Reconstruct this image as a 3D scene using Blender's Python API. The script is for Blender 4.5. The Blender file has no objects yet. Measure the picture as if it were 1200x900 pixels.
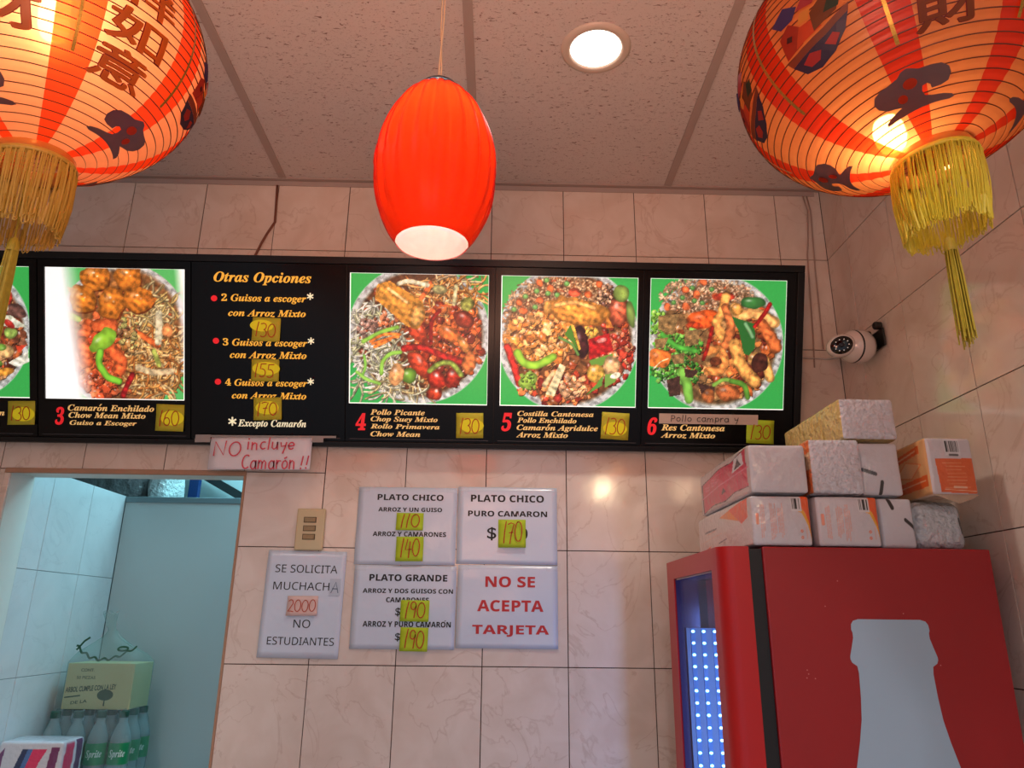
import bpy, bmesh, math, random
import numpy as np
from mathutils import Matrix, Vector, Euler

random.seed(7); rng = np.random.default_rng(11)
scene = bpy.context.scene
COL = scene.collection
PI = math.pi
rad = math.radians

# ------------------------------------------------------------------ camera
CAMZ = 1.62
pitch, yaw, roll = 0.307448748, 0.0160930465, 0.0115491347
cp, sp, cy_, sy_, cr, sr = math.cos(pitch), math.sin(pitch), math.cos(yaw), math.sin(yaw), math.cos(roll), math.sin(roll)
F = Vector((sy_*cp, cy_*cp, sp)); R0 = Vector((cy_, -sy_, 0)); U0 = R0.cross(F)
Rv = R0*cr + U0*sr; Uv = U0*cr - R0*sr
cam_d = bpy.data.cameras.new('camera'); cam_d.sensor_width = 36; cam_d.sensor_fit = 'HORIZONTAL'
cam_d.lens = 870.192738/1200*36; cam_d.clip_start = 0.02
cam = bpy.data.objects.new('camera', cam_d); COL.objects.link(cam)
M3 = Matrix((Rv, Uv, -F)).transposed(); cam.matrix_world = Matrix.Translation((0, 0, CAMZ)) @ M3.to_4x4()
scene.camera = cam

# ------------------------------------------------------------------ world, lamps, exposure
w = bpy.data.worlds.new('world'); scene.world = w; w.use_nodes = True
w.node_tree.nodes['Background'].inputs[0].default_value = (0.70, 0.80, 0.95, 1)
w.node_tree.nodes['Background'].inputs[1].default_value = 0.62
scene.view_settings.view_transform = 'Standard'; scene.view_settings.look = 'None'
scene.view_settings.exposure = 0.0; scene.view_settings.gamma = 1.0; scene.view_settings.use_curve_mapping = False

def s2l(c):
    return tuple(((x/255)/12.92 if x/255 <= 0.04045 else ((x/255+0.055)/1.055)**2.4) for x in c)

def lamp(name, kind, loc, power, color, size=0.1, rot=None, spot=None, blend=0.6, parent=None, sy=None):
    d = bpy.data.lights.new(name, kind); d.energy = power; d.color = color
    if kind == 'AREA':
        d.size = size
        if sy: d.shape = 'RECTANGLE'; d.size_y = sy
    elif kind == 'SPOT':
        d.shadow_soft_size = size; d.spot_size = spot; d.spot_blend = blend
    else: d.shadow_soft_size = size
    o = bpy.data.objects.new(name, d); COL.objects.link(o); o.location = loc
    if rot: o.rotation_euler = rot
    return o

# ceiling downlights (the one in view and unseen ones added behind and beside the camera to light the walls)
lamp('downlight_lamp', 'SPOT', (0.223, 1.505, 2.955), 24, (1.0, 0.90, 0.80), 0.06, (0, 0, 0), rad(112), 0.8)
for i, (x, y) in enumerate([(-1.0, 0.6), (0.25, 0.0), (-1.0, -0.9), (0.3, -1.1)]):
    lamp('downlight_lamp', 'SPOT', (x, y, 2.93), 54, (0.98, 0.98, 1.0), 0.07, (0, 0, 0), rad(125), 0.8)
# unseen warm lamps added to brighten the ceiling and upper walls
lamp('lantern_row_lamp', 'POINT', (-0.85, 0.30, 2.12), 2.0, (1.0, 0.52, 0.30), 0.2)
lamp('lantern_row_lamp', 'POINT', (0.60, 0.30, 2.12), 2.0, (1.0, 0.52, 0.30), 0.2)
lamp('lantern_row_lamp', 'SPOT', (-0.1, 0.12, 1.98), 50, (1.0, 0.46, 0.28), 0.2, (rad(132), 0, 0), rad(110), 0.9)  # aimed up, added to warm and brighten the ceiling
lamp('lantern_row_lamp', 'POINT', (0.75, -1.06, 2.52), 7, (1.0, 0.72, 0.42), 0.06)  # added behind the camera for a highlight on the tiles
# cool tube light of the corridor behind the opening
lamp('corridor_lamp', 'AREA', (-0.62, 2.47, 2.72), 11.5, (0.40, 0.84, 1.0), 0.25, (0, rad(-18), 0), sy=0.5)
lamp('yard_lamp', 'AREA', (-0.9, 3.15, 2.85), 15.0, (0.42, 0.88, 1.0), 0.5, (0, 0, 0))
# fridge lamp
lamp('fridge_lamp', 'AREA', (0.60, 1.585, 1.28), 2.8, (0.30, 0.58, 1.0), 0.06, (rad(90), 0, rad(12)), sy=0.75)

# ------------------------------------------------------------------ materials
MATS = {}
def _new(name):
    m = bpy.data.materials.new(name); m.use_nodes = True
    return m, m.node_tree.nodes, m.node_tree.links, m.node_tree.nodes['Principled BSDF']
def mat(name, col=(200, 200, 200), rough=0.5, metal=0.0, emit=None, es=1.0, coat=0.0, noise=0.0, nscale=20, bump=0.0, bscale=40, trans=0.0, alpha=1.0, spec=0.5, attr=False, attr_emit=0.0, coat_rough=0.1, bdist=0.002, bdetail=3):
    if name in MATS: return MATS[name]
    m, N, L, B = _new(name)
    c = s2l(col)
    B.inputs['Base Color'].default_value = (*c, 1); B.inputs['Roughness'].default_value = rough
    B.inputs['Metallic'].default_value = metal; B.inputs['Coat Weight'].default_value = coat
    B.inputs['Coat Roughness'].default_value = coat_rough
    B.inputs['Specular IOR Level'].default_value = spec; B.inputs['Alpha'].default_value = alpha
    B.inputs['Transmission Weight'].default_value = trans
    if emit: B.inputs['Emission Color'].default_value = (*s2l(emit), 1); B.inputs['Emission Strength'].default_value = es
    tc = N.new('ShaderNodeTexCoord')
    if attr:
        a = N.new('ShaderNodeAttribute'); a.attribute_name = 'Col'; L.new(a.outputs['Color'], B.inputs['Base Color'])
        if attr_emit: L.new(a.outputs['Color'], B.inputs['Emission Color']); B.inputs['Emission Strength'].default_value = attr_emit
    elif noise:
        n = N.new('ShaderNodeTexNoise'); n.inputs['Scale'].default_value = nscale; n.inputs['Detail'].default_value = 4
        L.new(tc.outputs['Object'], n.inputs['Vector'])
        x = N.new('ShaderNodeMixRGB'); x.inputs[1].default_value = (*[v*(1-noise) for v in c], 1); x.inputs[2].default_value = (*[min(1, v*(1+noise)) for v in c], 1)
        L.new(n.outputs['Fac'], x.inputs[0]); L.new(x.outputs[0], B.inputs['Base Color'])
    if bump:
        n = N.new('ShaderNodeTexNoise'); n.inputs['Scale'].default_value = bscale; n.inputs['Detail'].default_value = bdetail
        L.new(tc.outputs['Object'], n.inputs['Vector'])
        b = N.new('ShaderNodeBump'); b.inputs['Strength'].default_value = bump; b.inputs['Distance'].default_value = bdist
        L.new(n.outputs['Fac'], b.inputs['Height']); L.new(b.outputs['Normal'], B.inputs['Normal'])
        if coat: L.new(b.outputs['Normal'], B.inputs['Coat Normal'])
    MATS[name] = m; return m

def tile_mat(name, c1, c2, vein, rough=0.10):
    m, N, L, B = _new(name)
    tc = N.new('ShaderNodeTexCoord'); oi = N.new('ShaderNodeObjectInfo')
    add = N.new('ShaderNodeVectorMath'); add.operation = 'ADD'
    sc = N.new('ShaderNodeVectorMath'); sc.operation = 'SCALE'; sc.inputs['Scale'].default_value = 37.0
    cmb = N.new('ShaderNodeCombineXYZ'); 
    for k in range(3): L.new(oi.outputs['Random'], cmb.inputs[k])
    L.new(cmb.outputs[0], sc.inputs[0]); L.new(tc.outputs['Object'], add.inputs[0]); L.new(sc.outputs[0], add.inputs[1])
    n1 = N.new('ShaderNodeTexNoise'); n1.inputs['Scale'].default_value = 9; n1.inputs['Detail'].default_value = 6; n1.inputs['Distortion'].default_value = 0.8
    L.new(add.outputs[0], n1.inputs['Vector'])
    r1 = N.new('ShaderNodeValToRGB'); r1.color_ramp.elements[0].position = 0.32; r1.color_ramp.elements[1].position = 0.68
    r1.color_ramp.elements[0].color = (*s2l(c1), 1); r1.color_ramp.elements[1].color = (*s2l(c2), 1)
    L.new(n1.outputs['Fac'], r1.inputs[0])
    n2 = N.new('ShaderNodeTexNoise'); n2.inputs['Scale'].default_value = 5; n2.inputs['Detail'].default_value = 8; n2.inputs['Distortion'].default_value = 1.6
    L.new(add.outputs[0], n2.inputs['Vector'])
    r2 = N.new('ShaderNodeValToRGB'); r2.color_ramp.elements[0].position = 0.485; r2.color_ramp.elements[1].position = 0.515
    e = r2.color_ramp.elements.new(0.5)
    r2.color_ramp.elements[0].color = (0, 0, 0, 1); e.color = (1, 1, 1, 1); r2.color_ramp.elements[-1].color = (0, 0, 0, 1)
    L.new(n2.outputs['Fac'], r2.inputs[0])
    n3 = N.new('ShaderNodeTexNoise'); n3.inputs['Scale'].default_value = 14; L.new(add.outputs[0], n3.inputs['Vector'])
    mu = N.new('ShaderNodeMath'); mu.operation = 'MULTIPLY'; L.new(r2.outputs[0], mu.inputs[0]); L.new(n3.outputs['Fac'], mu.inputs[1])
    mu2 = N.new('ShaderNodeMath'); mu2.operation = 'MULTIPLY'; mu2.inputs[1].default_value = 0.55; L.new(mu.outputs[0], mu2.inputs[0])
    x = N.new('ShaderNodeMixRGB'); L.new(mu2.outputs[0], x.inputs[0]); L.new(r1.outputs[0], x.inputs[1]); x.inputs[2].default_value = (*s2l(vein), 1)
    L.new(x.outputs[0], B.inputs['Base Color']); B.inputs['Roughness'].default_value = rough; B.inputs['Specular IOR Level'].default_value = 0.8
    nb = N.new('ShaderNodeTexNoise'); nb.inputs['Scale'].default_value = 12; L.new(add.outputs[0], nb.inputs['Vector'])
    bp = N.new('ShaderNodeBump'); bp.inputs['Strength'].default_value = 0.035; bp.inputs['Distance'].default_value = 0.01
    L.new(nb.outputs['Fac'], bp.inputs['Height']); L.new(bp.outputs[0], B.inputs['Normal'])
    MATS[name] = m; return m
T_BACK = tile_mat('beige_marbled_tile', (220, 200, 185), (231, 215, 203), (180, 142, 118))
T_SIDE = tile_mat('white_corridor_tile', (214, 218, 222), (222, 226, 230), (196, 200, 206), 0.2)
GROUT = mat('dark_grout', (70, 48, 42), 0.9)
GROUT2 = mat('grey_grout', (120, 132, 136), 0.9)

def ceiling_mat():
    m, N, L, B = _new('fissured_ceiling_board')
    tc = N.new('ShaderNodeTexCoord'); mp = N.new('ShaderNodeMapping'); mp.inputs['Scale'].default_value = (62, 190, 1)
    L.new(tc.outputs['Object'], mp.inputs['Vector'])
    n = N.new('ShaderNodeTexNoise'); n.inputs['Scale'].default_value = 1.0; n.inputs['Detail'].default_value = 3; n.inputs['Distortion'].default_value = 1.2
    L.new(mp.outputs[0], n.inputs['Vector'])
    r = N.new('ShaderNodeValToRGB'); r.color_ramp.elements[0].position = 0.325; r.color_ramp.elements[1].position = 0.37
    L.new(n.outputs['Fac'], r.inputs[0])
    n2 = N.new('ShaderNodeTexNoise'); n2.inputs['Scale'].default_value = 420; L.new(tc.outputs['Object'], n2.inputs['Vector'])
    r2 = N.new('ShaderNodeValToRGB'); r2.color_ramp.elements[0].position = 0.26; r2.color_ramp.elements[1].position = 0.34; L.new(n2.outputs['Fac'], r2.inputs[0])
    mu = N.new('ShaderNodeMixRGB'); mu.blend_type = 'MULTIPLY'; mu.inputs[0].default_value = 1; L.new(r.outputs[0], mu.inputs[1]); L.new(r2.outputs[0], mu.inputs[2])
    x = N.new('ShaderNodeMixRGB'); x.inputs[1].default_value = (*s2l((140, 112, 104)), 1); x.inputs[2].default_value = (*s2l((214, 203, 198)), 1)
    L.new(mu.outputs[0], x.inputs[0]); L.new(x.outputs[0], B.inputs['Base Color']); B.inputs['Roughness'].default_value = 0.95
    b = N.new('ShaderNodeBump'); b.inputs['Strength'].default_value = 0.5; b.inputs['Distance'].default_value = 0.002
    L.new(mu.outputs[0], b.inputs['Height']); L.new(b.outputs[0], B.inputs['Normal'])
    MATS['ceil'] = m; return m
CEILM = ceiling_mat()

def shell_mat(name, col, trans=0.14, gloss=0.04, diff=0.25, tcol=None, rough=0.35):
    """thin lit paper / opal glass: mostly translucent, a little see-through, a little gloss"""
    m, N, L, B = _new(name); N.remove(B); out = [n for n in N if n.type == 'OUTPUT_MATERIAL'][0]
    tr = N.new('ShaderNodeBsdfTranslucent'); df = N.new('ShaderNodeBsdfDiffuse'); tp = N.new('ShaderNodeBsdfTransparent'); gl = N.new('ShaderNodeBsdfGlossy')
    gl.inputs['Roughness'].default_value = rough
    for n in (tr, df): n.inputs['Color'].default_value = (*s2l(col), 1)
    tp.inputs['Color'].default_value = (*s2l(tcol or col), 1)
    tc = N.new('ShaderNodeTexCoord'); nz = N.new('ShaderNodeTexNoise'); nz.inputs['Scale'].default_value = 60; nz.inputs['Detail'].default_value = 4
    L.new(tc.outputs['Object'], nz.inputs['Vector'])
    mx = N.new('ShaderNodeMixRGB'); mx.inputs[1].default_value = (*[v*0.86 for v in s2l(col)], 1); mx.inputs[2].default_value = (*s2l(col), 1)
    L.new(nz.outputs['Fac'], mx.inputs[0]); L.new(mx.outputs[0], tr.inputs['Color']); L.new(mx.outputs[0], df.inputs['Color'])
    a = N.new('ShaderNodeMixShader'); a.inputs[0].default_value = diff; L.new(tr.outputs[0], a.inputs[1]); L.new(df.outputs[0], a.inputs[2])
    b = N.new('ShaderNodeMixShader'); b.inputs[0].default_value = gloss; L.new(a.outputs[0], b.inputs[1]); L.new(gl.outputs[0], b.inputs[2])
    c = N.new('ShaderNodeMixShader'); c.inputs[0].default_value = trans; L.new(b.outputs[0], c.inputs[1]); L.new(tp.outputs[0], c.inputs[2])
    L.new(c.outputs[0], out.inputs['Surface']); MATS[name] = m; return m

def film_mat(name, col=(235, 240, 245), opacity=0.18, rough=0.12, bscale=30):
    """clear plastic film / glass pane: see-through with a glossy face"""
    m, N, L, B = _new(name); N.remove(B); out = [n for n in N if n.type == 'OUTPUT_MATERIAL'][0]
    tp = N.new('ShaderNodeBsdfTransparent'); tp.inputs['Color'].default_value = (*s2l(col), 1)
    pr = N.new('ShaderNodeBsdfPrincipled'); pr.inputs['Base Color'].default_value = (*s2l(col), 1); pr.inputs['Roughness'].default_value = rough
    tc = N.new('ShaderNodeTexCoord'); nz = N.new('ShaderNodeTexNoise'); nz.inputs['Scale'].default_value = bscale; nz.inputs['Detail'].default_value = 3; nz.inputs['Distortion'].default_value = 0.7
    L.new(tc.outputs['Object'], nz.inputs['Vector']); bp = N.new('ShaderNodeBump'); bp.inputs['Strength'].default_value = 0.7; bp.inputs['Distance'].default_value = 0.01
    if bscale: L.new(nz.outputs['Fac'], bp.inputs['Height']); L.new(bp.outputs[0], pr.inputs['Normal'])
    c = N.new('ShaderNodeMixShader'); c.inputs[0].default_value = opacity; L.new(tp.outputs[0], c.inputs[1]); L.new(pr.outputs[0], c.inputs[2])
    L.new(c.outputs[0], out.inputs['Surface']); MATS[name] = m; return m

# ------------------------------------------------------------------ mesh helpers
class MB:
    def __init__(s): s.v = []; s.f = []; s.m = []
    def add(s, vs, fs, mi=0):
        b = len(s.v); s.v += [tuple(x) for x in vs]; s.f += [tuple(b+i for i in f) for f in fs]; s.m += [mi]*len(fs); return s
    def box(s, x0, x1, y0, y1, z0, z1, mi=0, M=None):
        vs = [Vector(p) for p in ((x0,y0,z0),(x1,y0,z0),(x1,y1,z0),(x0,y1,z0),(x0,y0,z1),(x1,y0,z1),(x1,y1,z1),(x0,y1,z1))]
        if M: vs = [M @ p for p in vs]
        return s.add(vs, [(0,3,2,1),(4,5,6,7),(0,1,5,4),(1,2,6,5),(2,3,7,6),(3,0,4,7)], mi)
    def chbox(s, x0, x1, y0, y1, z0, z1, c, mi=0):
        """box with chamfered front (-y) edges"""
        vs = [(x0,y1,z0),(x1,y1,z0),(x1,y1,z1),(x0,y1,z1),(x0,y0+c,z0),(x1,y0+c,z0),(x1,y0+c,z1),(x0,y0+c,z1),(x0+c,y0,z0+c),(x1-c,y0,z0+c),(x1-c,y0,z1-c),(x0+c,y0,z1-c)]
        return s.add(vs, [(0,1,5,4),(1,2,6,5),(2,3,7,6),(3,0,4,7),(4,5,9,8),(5,6,10,9),(6,7,11,10),(7,4,8,11),(8,9,10,11),(3,2,1,0)], mi)
    def lathe(s, prof, n=32, mi=0, M=None, rfun=None, cap0=False, cap1=False):
        vs = []; fs = []
        for (r, z) in prof:
            for k in range(n):
                a = 2*PI*k/n; q = r*(rfun(a, z) if rfun else 1); p = Vector((q*math.cos(a), q*math.sin(a), z)); vs.append(M @ p if M else p)
        for i in range(len(prof)-1):
            for k in range(n):
                k2 = (k+1) % n; fs.append((i*n+k, i*n+k2, (i+1)*n+k2, (i+1)*n+k))
        if cap0: fs.append(tuple(range(n-1, -1, -1)))
        if cap1: fs.append(tuple((len(prof)-1)*n+k for k in range(n)))
        return s.add(vs, fs, mi)
    def tube(s, pts, r, n=6, mi=0, caps=True, rs=None):
        pts = [Vector(p) for p in pts]; vs = []; fs = []; prev = None
        for i, p in enumerate(pts):
            t = (pts[min(i+1, len(pts)-1)]-pts[max(i-1, 0)]).normalized()
            if prev is None:
                u = t.orthogonal().normalized()
            else:
                u = (prev - t*prev.dot(t)).normalized()
            prev = u; v = t.cross(u); rr = rs[i] if rs else r
            for k in range(n):
                a = 2*PI*k/n; vs.append(p+(u*math.cos(a)+v*math.sin(a))*rr)
        for i in range(len(pts)-1):
            for k in range(n):
                k2 = (k+1) % n; fs.append((i*n+k, i*n+k2, (i+1)*n+k2, (i+1)*n+k))
        if caps: fs.append(tuple(range(n-1, -1, -1))); fs.append(tuple((len(pts)-1)*n+k for k in range(n)))
        return s.add(vs, fs, mi)
    def ribbon(s, pts, w, z=0.0, mi=0):
        """flat stroke in the local xy plane at height z, with square joints"""
        P = [Vector((p[0], p[1])) for p in pts]; vs = []; fs = []
        for i, p in enumerate(P):
            t = P[min(i+1, len(P)-1)]-P[max(i-1, 0)]
            if t.length < 1e-9: t = Vector((1, 0))
            t.normalize(); nn = Vector((-t.y, t.x))*w/2; e = t*(w*0.3 if i == len(P)-1 else (-w*0.3 if i == 0 else 0))
            vs += [(p.x+nn.x+e.x, p.y+nn.y+e.y, z), (p.x-nn.x+e.x, p.y-nn.y+e.y, z)]
        for i in range(len(P)-1): fs.append((2*i, 2*i+1, 2*i+3, 2*i+2))
        return s.add(vs, fs, mi)
    def mesh(s, name, mats, smooth=False):
        me = bpy.data.meshes.new(name); me.from_pydata(s.v, [], s.f)
        for m in (mats if isinstance(mats, (list, tuple)) else [mats]): me.materials.append(m)
        if any(s.m): me.polygons.foreach_set('material_index', s.m)
        if smooth: me.shade_smooth()
        me.update(); return me
    def build(s, name, mats, parent=None, smooth=False, bevel=0, seg=2, loc=None):
        me = s.mesh(name, mats, smooth)
        if bevel:
            bm = bmesh.new(); bm.from_mesh(me)
            ed = [e for e in bm.edges if len(e.link_faces) == 2 and e.calc_face_angle(0) > 0.5]
            bmesh.ops.bevel(bm, geom=ed, offset=bevel, segments=seg, profile=0.6, affect='EDGES', clamp_overlap=True); bm.to_mesh(me); bm.free()
            me.shade_smooth() if smooth else None
        return link(name, me, parent, loc)
def link(name, me, parent=None, loc=None):
    o = bpy.data.objects.new(name, me); COL.objects.link(o)
    if parent is not None: o.parent = parent
    if loc is not None: o.location = loc
    return o
def thing(name, label, cat, loc=(0, 0, 0), group=None, M=None):
    o = bpy.data.objects.new(name, None); COL.objects.link(o); o.empty_display_size = 0.05
    if M is not None: o.matrix_world = M
    else: o.location = loc
    o['label'] = label; o['category'] = cat
    if group: o['group'] = group
    return o
def tag(o, label, cat, group=None):
    o['label'] = label; o['category'] = cat
    if group: o['group'] = group
    return o
def struct(o): o['kind'] = 'structure'; return o
def smooth_angle(o, a=0.6):
    me = o.data; me.shade_smooth()
    try: me.set_sharp_from_angle(angle=a)
    except Exception: pass
    return o

_tc = {}
def text_verts(body, bold=0.0, shear=0.0, res=3):
    k = (body, bold, shear, res)
    if k in _tc: return _tc[k]
    c = bpy.data.curves.new('t', 'FONT'); c.body = body; c.resolution_u = res; c.offset = bold; c.shear = shear; c.align_x = 'LEFT'
    o = bpy.data.objects.new('t', c); COL.objects.link(o); bpy.context.view_layer.update()
    me = bpy.data.meshes.new_from_object(o.evaluated_get(bpy.context.evaluated_depsgraph_get()))
    v = np.array([x.co[:] for x in me.vertices]); f = [tuple(p.vertices) for p in me.polygons]
    bpy.data.objects.remove(o); bpy.data.curves.remove(c); bpy.data.meshes.remove(me)
    _tc[k] = (v, f); return v, f
def put_text(mb, body, x0, x1, y0, y1, z=0.0, bold=0.0, shear=0.0, mi=0, res=3, skew=0.0):
    """fit text into a box of the local xy plane (y0 bottom, y1 top)"""
    v, f = text_verts(body, bold, shear, res)
    a = v.min(0); b = v.max(0); X = x0+(v[:, 0]-a[0])/(b[0]-a[0])*(x1-x0); Y = y0+(v[:, 1]-a[1])/(b[1]-a[1])*(y1-y0)+(X-x0)*skew
    mb.add([(float(p), float(q), z) for p, q in zip(X, Y)], f, mi)

# handwriting: strokes in a unit box per character
def arc(cx, cy, rx, ry, a0, a1, n=10): return [(cx+rx*math.cos(rad(a0+(a1-a0)*i/n)), cy+ry*math.sin(rad(a0+(a1-a0)*i/n))) for i in range(n+1)]
HW = {
 '0': (0.62, [arc(0.3, 0.5, 0.28, 0.46, 100, 470, 16)]), '1': (0.3, [[(0.22, 1.0), (0.12, 0.5), (0.08, 0.0)]]),
 '2': (0.55, [arc(0.25, 0.75, 0.22, 0.22, 150, -40, 8)+[(0.05, 0.05), (0.3, 0.08), (0.55, 0.03)]]),
 '3': (0.5, [[(0.05, 0.92), (0.25, 0.98)]+arc(0.25, 0.75, 0.2, 0.22, 80, -80, 8)+arc(0.22, 0.27, 0.26, 0.26, 80, -130, 9)]),
 '4': (0.58, [[(0.2, 0.98), (0.05, 0.42), (0.55, 0.45)], [(0.42, 0.85), (0.35, 0.0)]]),
 '5': (0.52, [[(0.12, 0.95), (0.08, 0.58), (0.2, 0.6)]+arc(0.2, 0.3, 0.26, 0.29, 70, -130, 9), [(0.12, 0.95), (0.5, 0.97)]]),
 '6': (0.52, [[(0.38, 1.0), (0.15, 0.7), (0.03, 0.3)]+arc(0.25, 0.26, 0.22, 0.25, 180, 500, 14)]),
 '7': (0.5, [[(0.02, 0.9), (0.25, 0.97), (0.5, 0.92), (0.3, 0.5), (0.2, 0.0)], [(0.12, 0.5), (0.42, 0.53)]]),
 '9': (0.5, [arc(0.25, 0.72, 0.2, 0.24, 20, 370, 14)+[(0.42, 0.5), (0.36, 0.0)]]),
 'N': (0.75, [[(0.08, 0.0), (0.05, 1.0), (0.6, 0.05), (0.62, 1.05)]]), 'O': (0.75, [arc(0.35, 0.5, 0.3, 0.5, 110, 460, 16)]),
 'i': (0.25, [[(0.1, 0.62), (0.12, 0.0)], [(0.09, 0.85), (0.1, 0.92)]]), 'n': (0.5, [[(0.05, 0.62), (0.07, 0.0)], [(0.07, 0.4), (0.2, 0.6), (0.34, 0.5), (0.38, 0.0)]]),
 'c': (0.42, [arc(0.24, 0.32, 0.19, 0.31, 60, 310, 10)]), 'l': (0.22, [[(0.1, 1.0), (0.1, 0.0)]]), 'u': (0.5, [[(0.05, 0.62), (0.07, 0.15), (0.2, 0.0), (0.36, 0.15), (0.38, 0.6)], [(0.38, 0.6), (0.42, 0.0)]]),
 'y': (0.46, [[(0.05, 0.62), (0.1, 0.3), (0.36, 0.35)], [(0.4, 0.65), (0.36, 0.2), (0.25, -0.3)]]), 'e': (0.48, [[(0.06, 0.32), (0.4, 0.36)]+arc(0.23, 0.34, 0.18, 0.3, 10, 320, 12)]),
 'C': (0.6, [arc(0.35, 0.5, 0.28, 0.48, 60, 310, 12)]), 'a': (0.48, [arc(0.22, 0.3, 0.18, 0.3, 40, 400, 12), [(0.38, 0.6), (0.4, 0.1), (0.46, 0.0)]]),
 'm': (0.7, [[(0.05, 0.6), (0.06, 0.0)], [(0.06, 0.4), (0.18, 0.6), (0.3, 0.45), (0.31, 0.0)], [(0.31, 0.4), (0.44, 0.6), (0.56, 0.45), (0.58, 0.0)]]),
 'r': (0.36, [[(0.05, 0.6), (0.07, 0.0)], [(0.07, 0.35), (0.18, 0.58), (0.32, 0.55)]]), 'o': (0.46, [arc(0.22, 0.3, 0.18, 0.29, 90, 450, 12)]),
 'ó': (0.46, [arc(0.22, 0.3, 0.18, 0.29, 90, 450, 12), [(0.15, 0.75), (0.3, 0.85)]]), '!': (0.25, [[(0.14, 1.0), (0.1, 0.3)], [(0.08, 0.08), (0.1, 0.0)]]),
 'P': (0.5, [[(0.08, 0.0), (0.08, 0.95)], [(0.03, 0.9)]+arc(0.15, 0.68, 0.25, 0.26, 80, -90, 8)]), 'p': (0.46, [[(0.06, 0.6), (0.08, -0.3)], arc(0.23, 0.3, 0.17, 0.28, 150, -180, 10)]),
 'A': (0.62, [[(0.05, 0.0), (0.3, 1.0), (0.52, 0.0)], [(0.12, 0.38), (0.46, 0.36)]]), ' ': (0.35, []),
}
def put_hand(mb, body, x0, x1, y0, y1, z, w, slant=0.05, jit=0.02, rise=0.0):
    S = []; cx = 0
    for ch in body:
        adv, st = HW[ch]; dy = random.uniform(-jit, jit)*2
        for s_ in st: S.append([(cx+p[0]+p[1]*slant+random.uniform(-jit, jit)*0.3, p[1]+dy) for p in s_])
        cx += adv+0.06
    xs = [p[0] for s_ in S for p in s_]; ys = [p[1] for s_ in S for p in s_]; ax, bx, ay, by = min(xs), max(xs), min(ys), max(ys)
    for s_ in S: mb.ribbon([(x0+(p[0]-ax)/(bx-ax+1e-9)*(x1-x0), y0+(p[1]-ay)/(by-ay)*(y1-y0)+rise*(p[0]-ax)/(bx-ax+1e-9)) for p in s_], w, z)

def grid_mesh(name, W, H, P, img, m, flip=False):
    """W x H lattice with positions P (H*W,3) and sRGB image img (H,W,3) written to the colour attribute"""
    idx = np.arange(W*H).reshape(H, W)
    q = np.stack([idx[:-1, :-1], idx[:-1, 1:], idx[1:, 1:], idx[1:, :-1]], -1).reshape(-1, 4)
    if flip: q = q[:, ::-1]
    return q
def set_col(me, rgb):
    c = np.clip(rgb, 0, 255)/255.0; lin = np.where(c <= 0.04045, c/12.92, ((c+0.055)/1.055)**2.4)
    a = me.color_attributes.new('Col', 'FLOAT_COLOR', 'POINT'); buf = np.ones((len(lin), 4), np.float32); buf[:, :3] = lin; a.data.foreach_set('color', buf.ravel())
def np_mesh(name, V, Q, m, rgb=None, smooth=False):
    me = bpy.data.meshes.new(name); me.vertices.add(len(V)); me.vertices.foreach_set('co', np.asarray(V, np.float32).ravel())
    me.loops.add(Q.size); me.loops.foreach_set('vertex_index', Q.ravel().astype(np.int32)); me.polygons.add(len(Q))
    me.polygons.foreach_set('loop_start', np.arange(0, Q.size, Q.shape[1], dtype=np.int32)); me.materials.append(m); me.update(calc_edges=True); me.validate()
    if rgb is not None: set_col(me, rgb)
    if smooth: me.shade_smooth()
    return me

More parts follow.
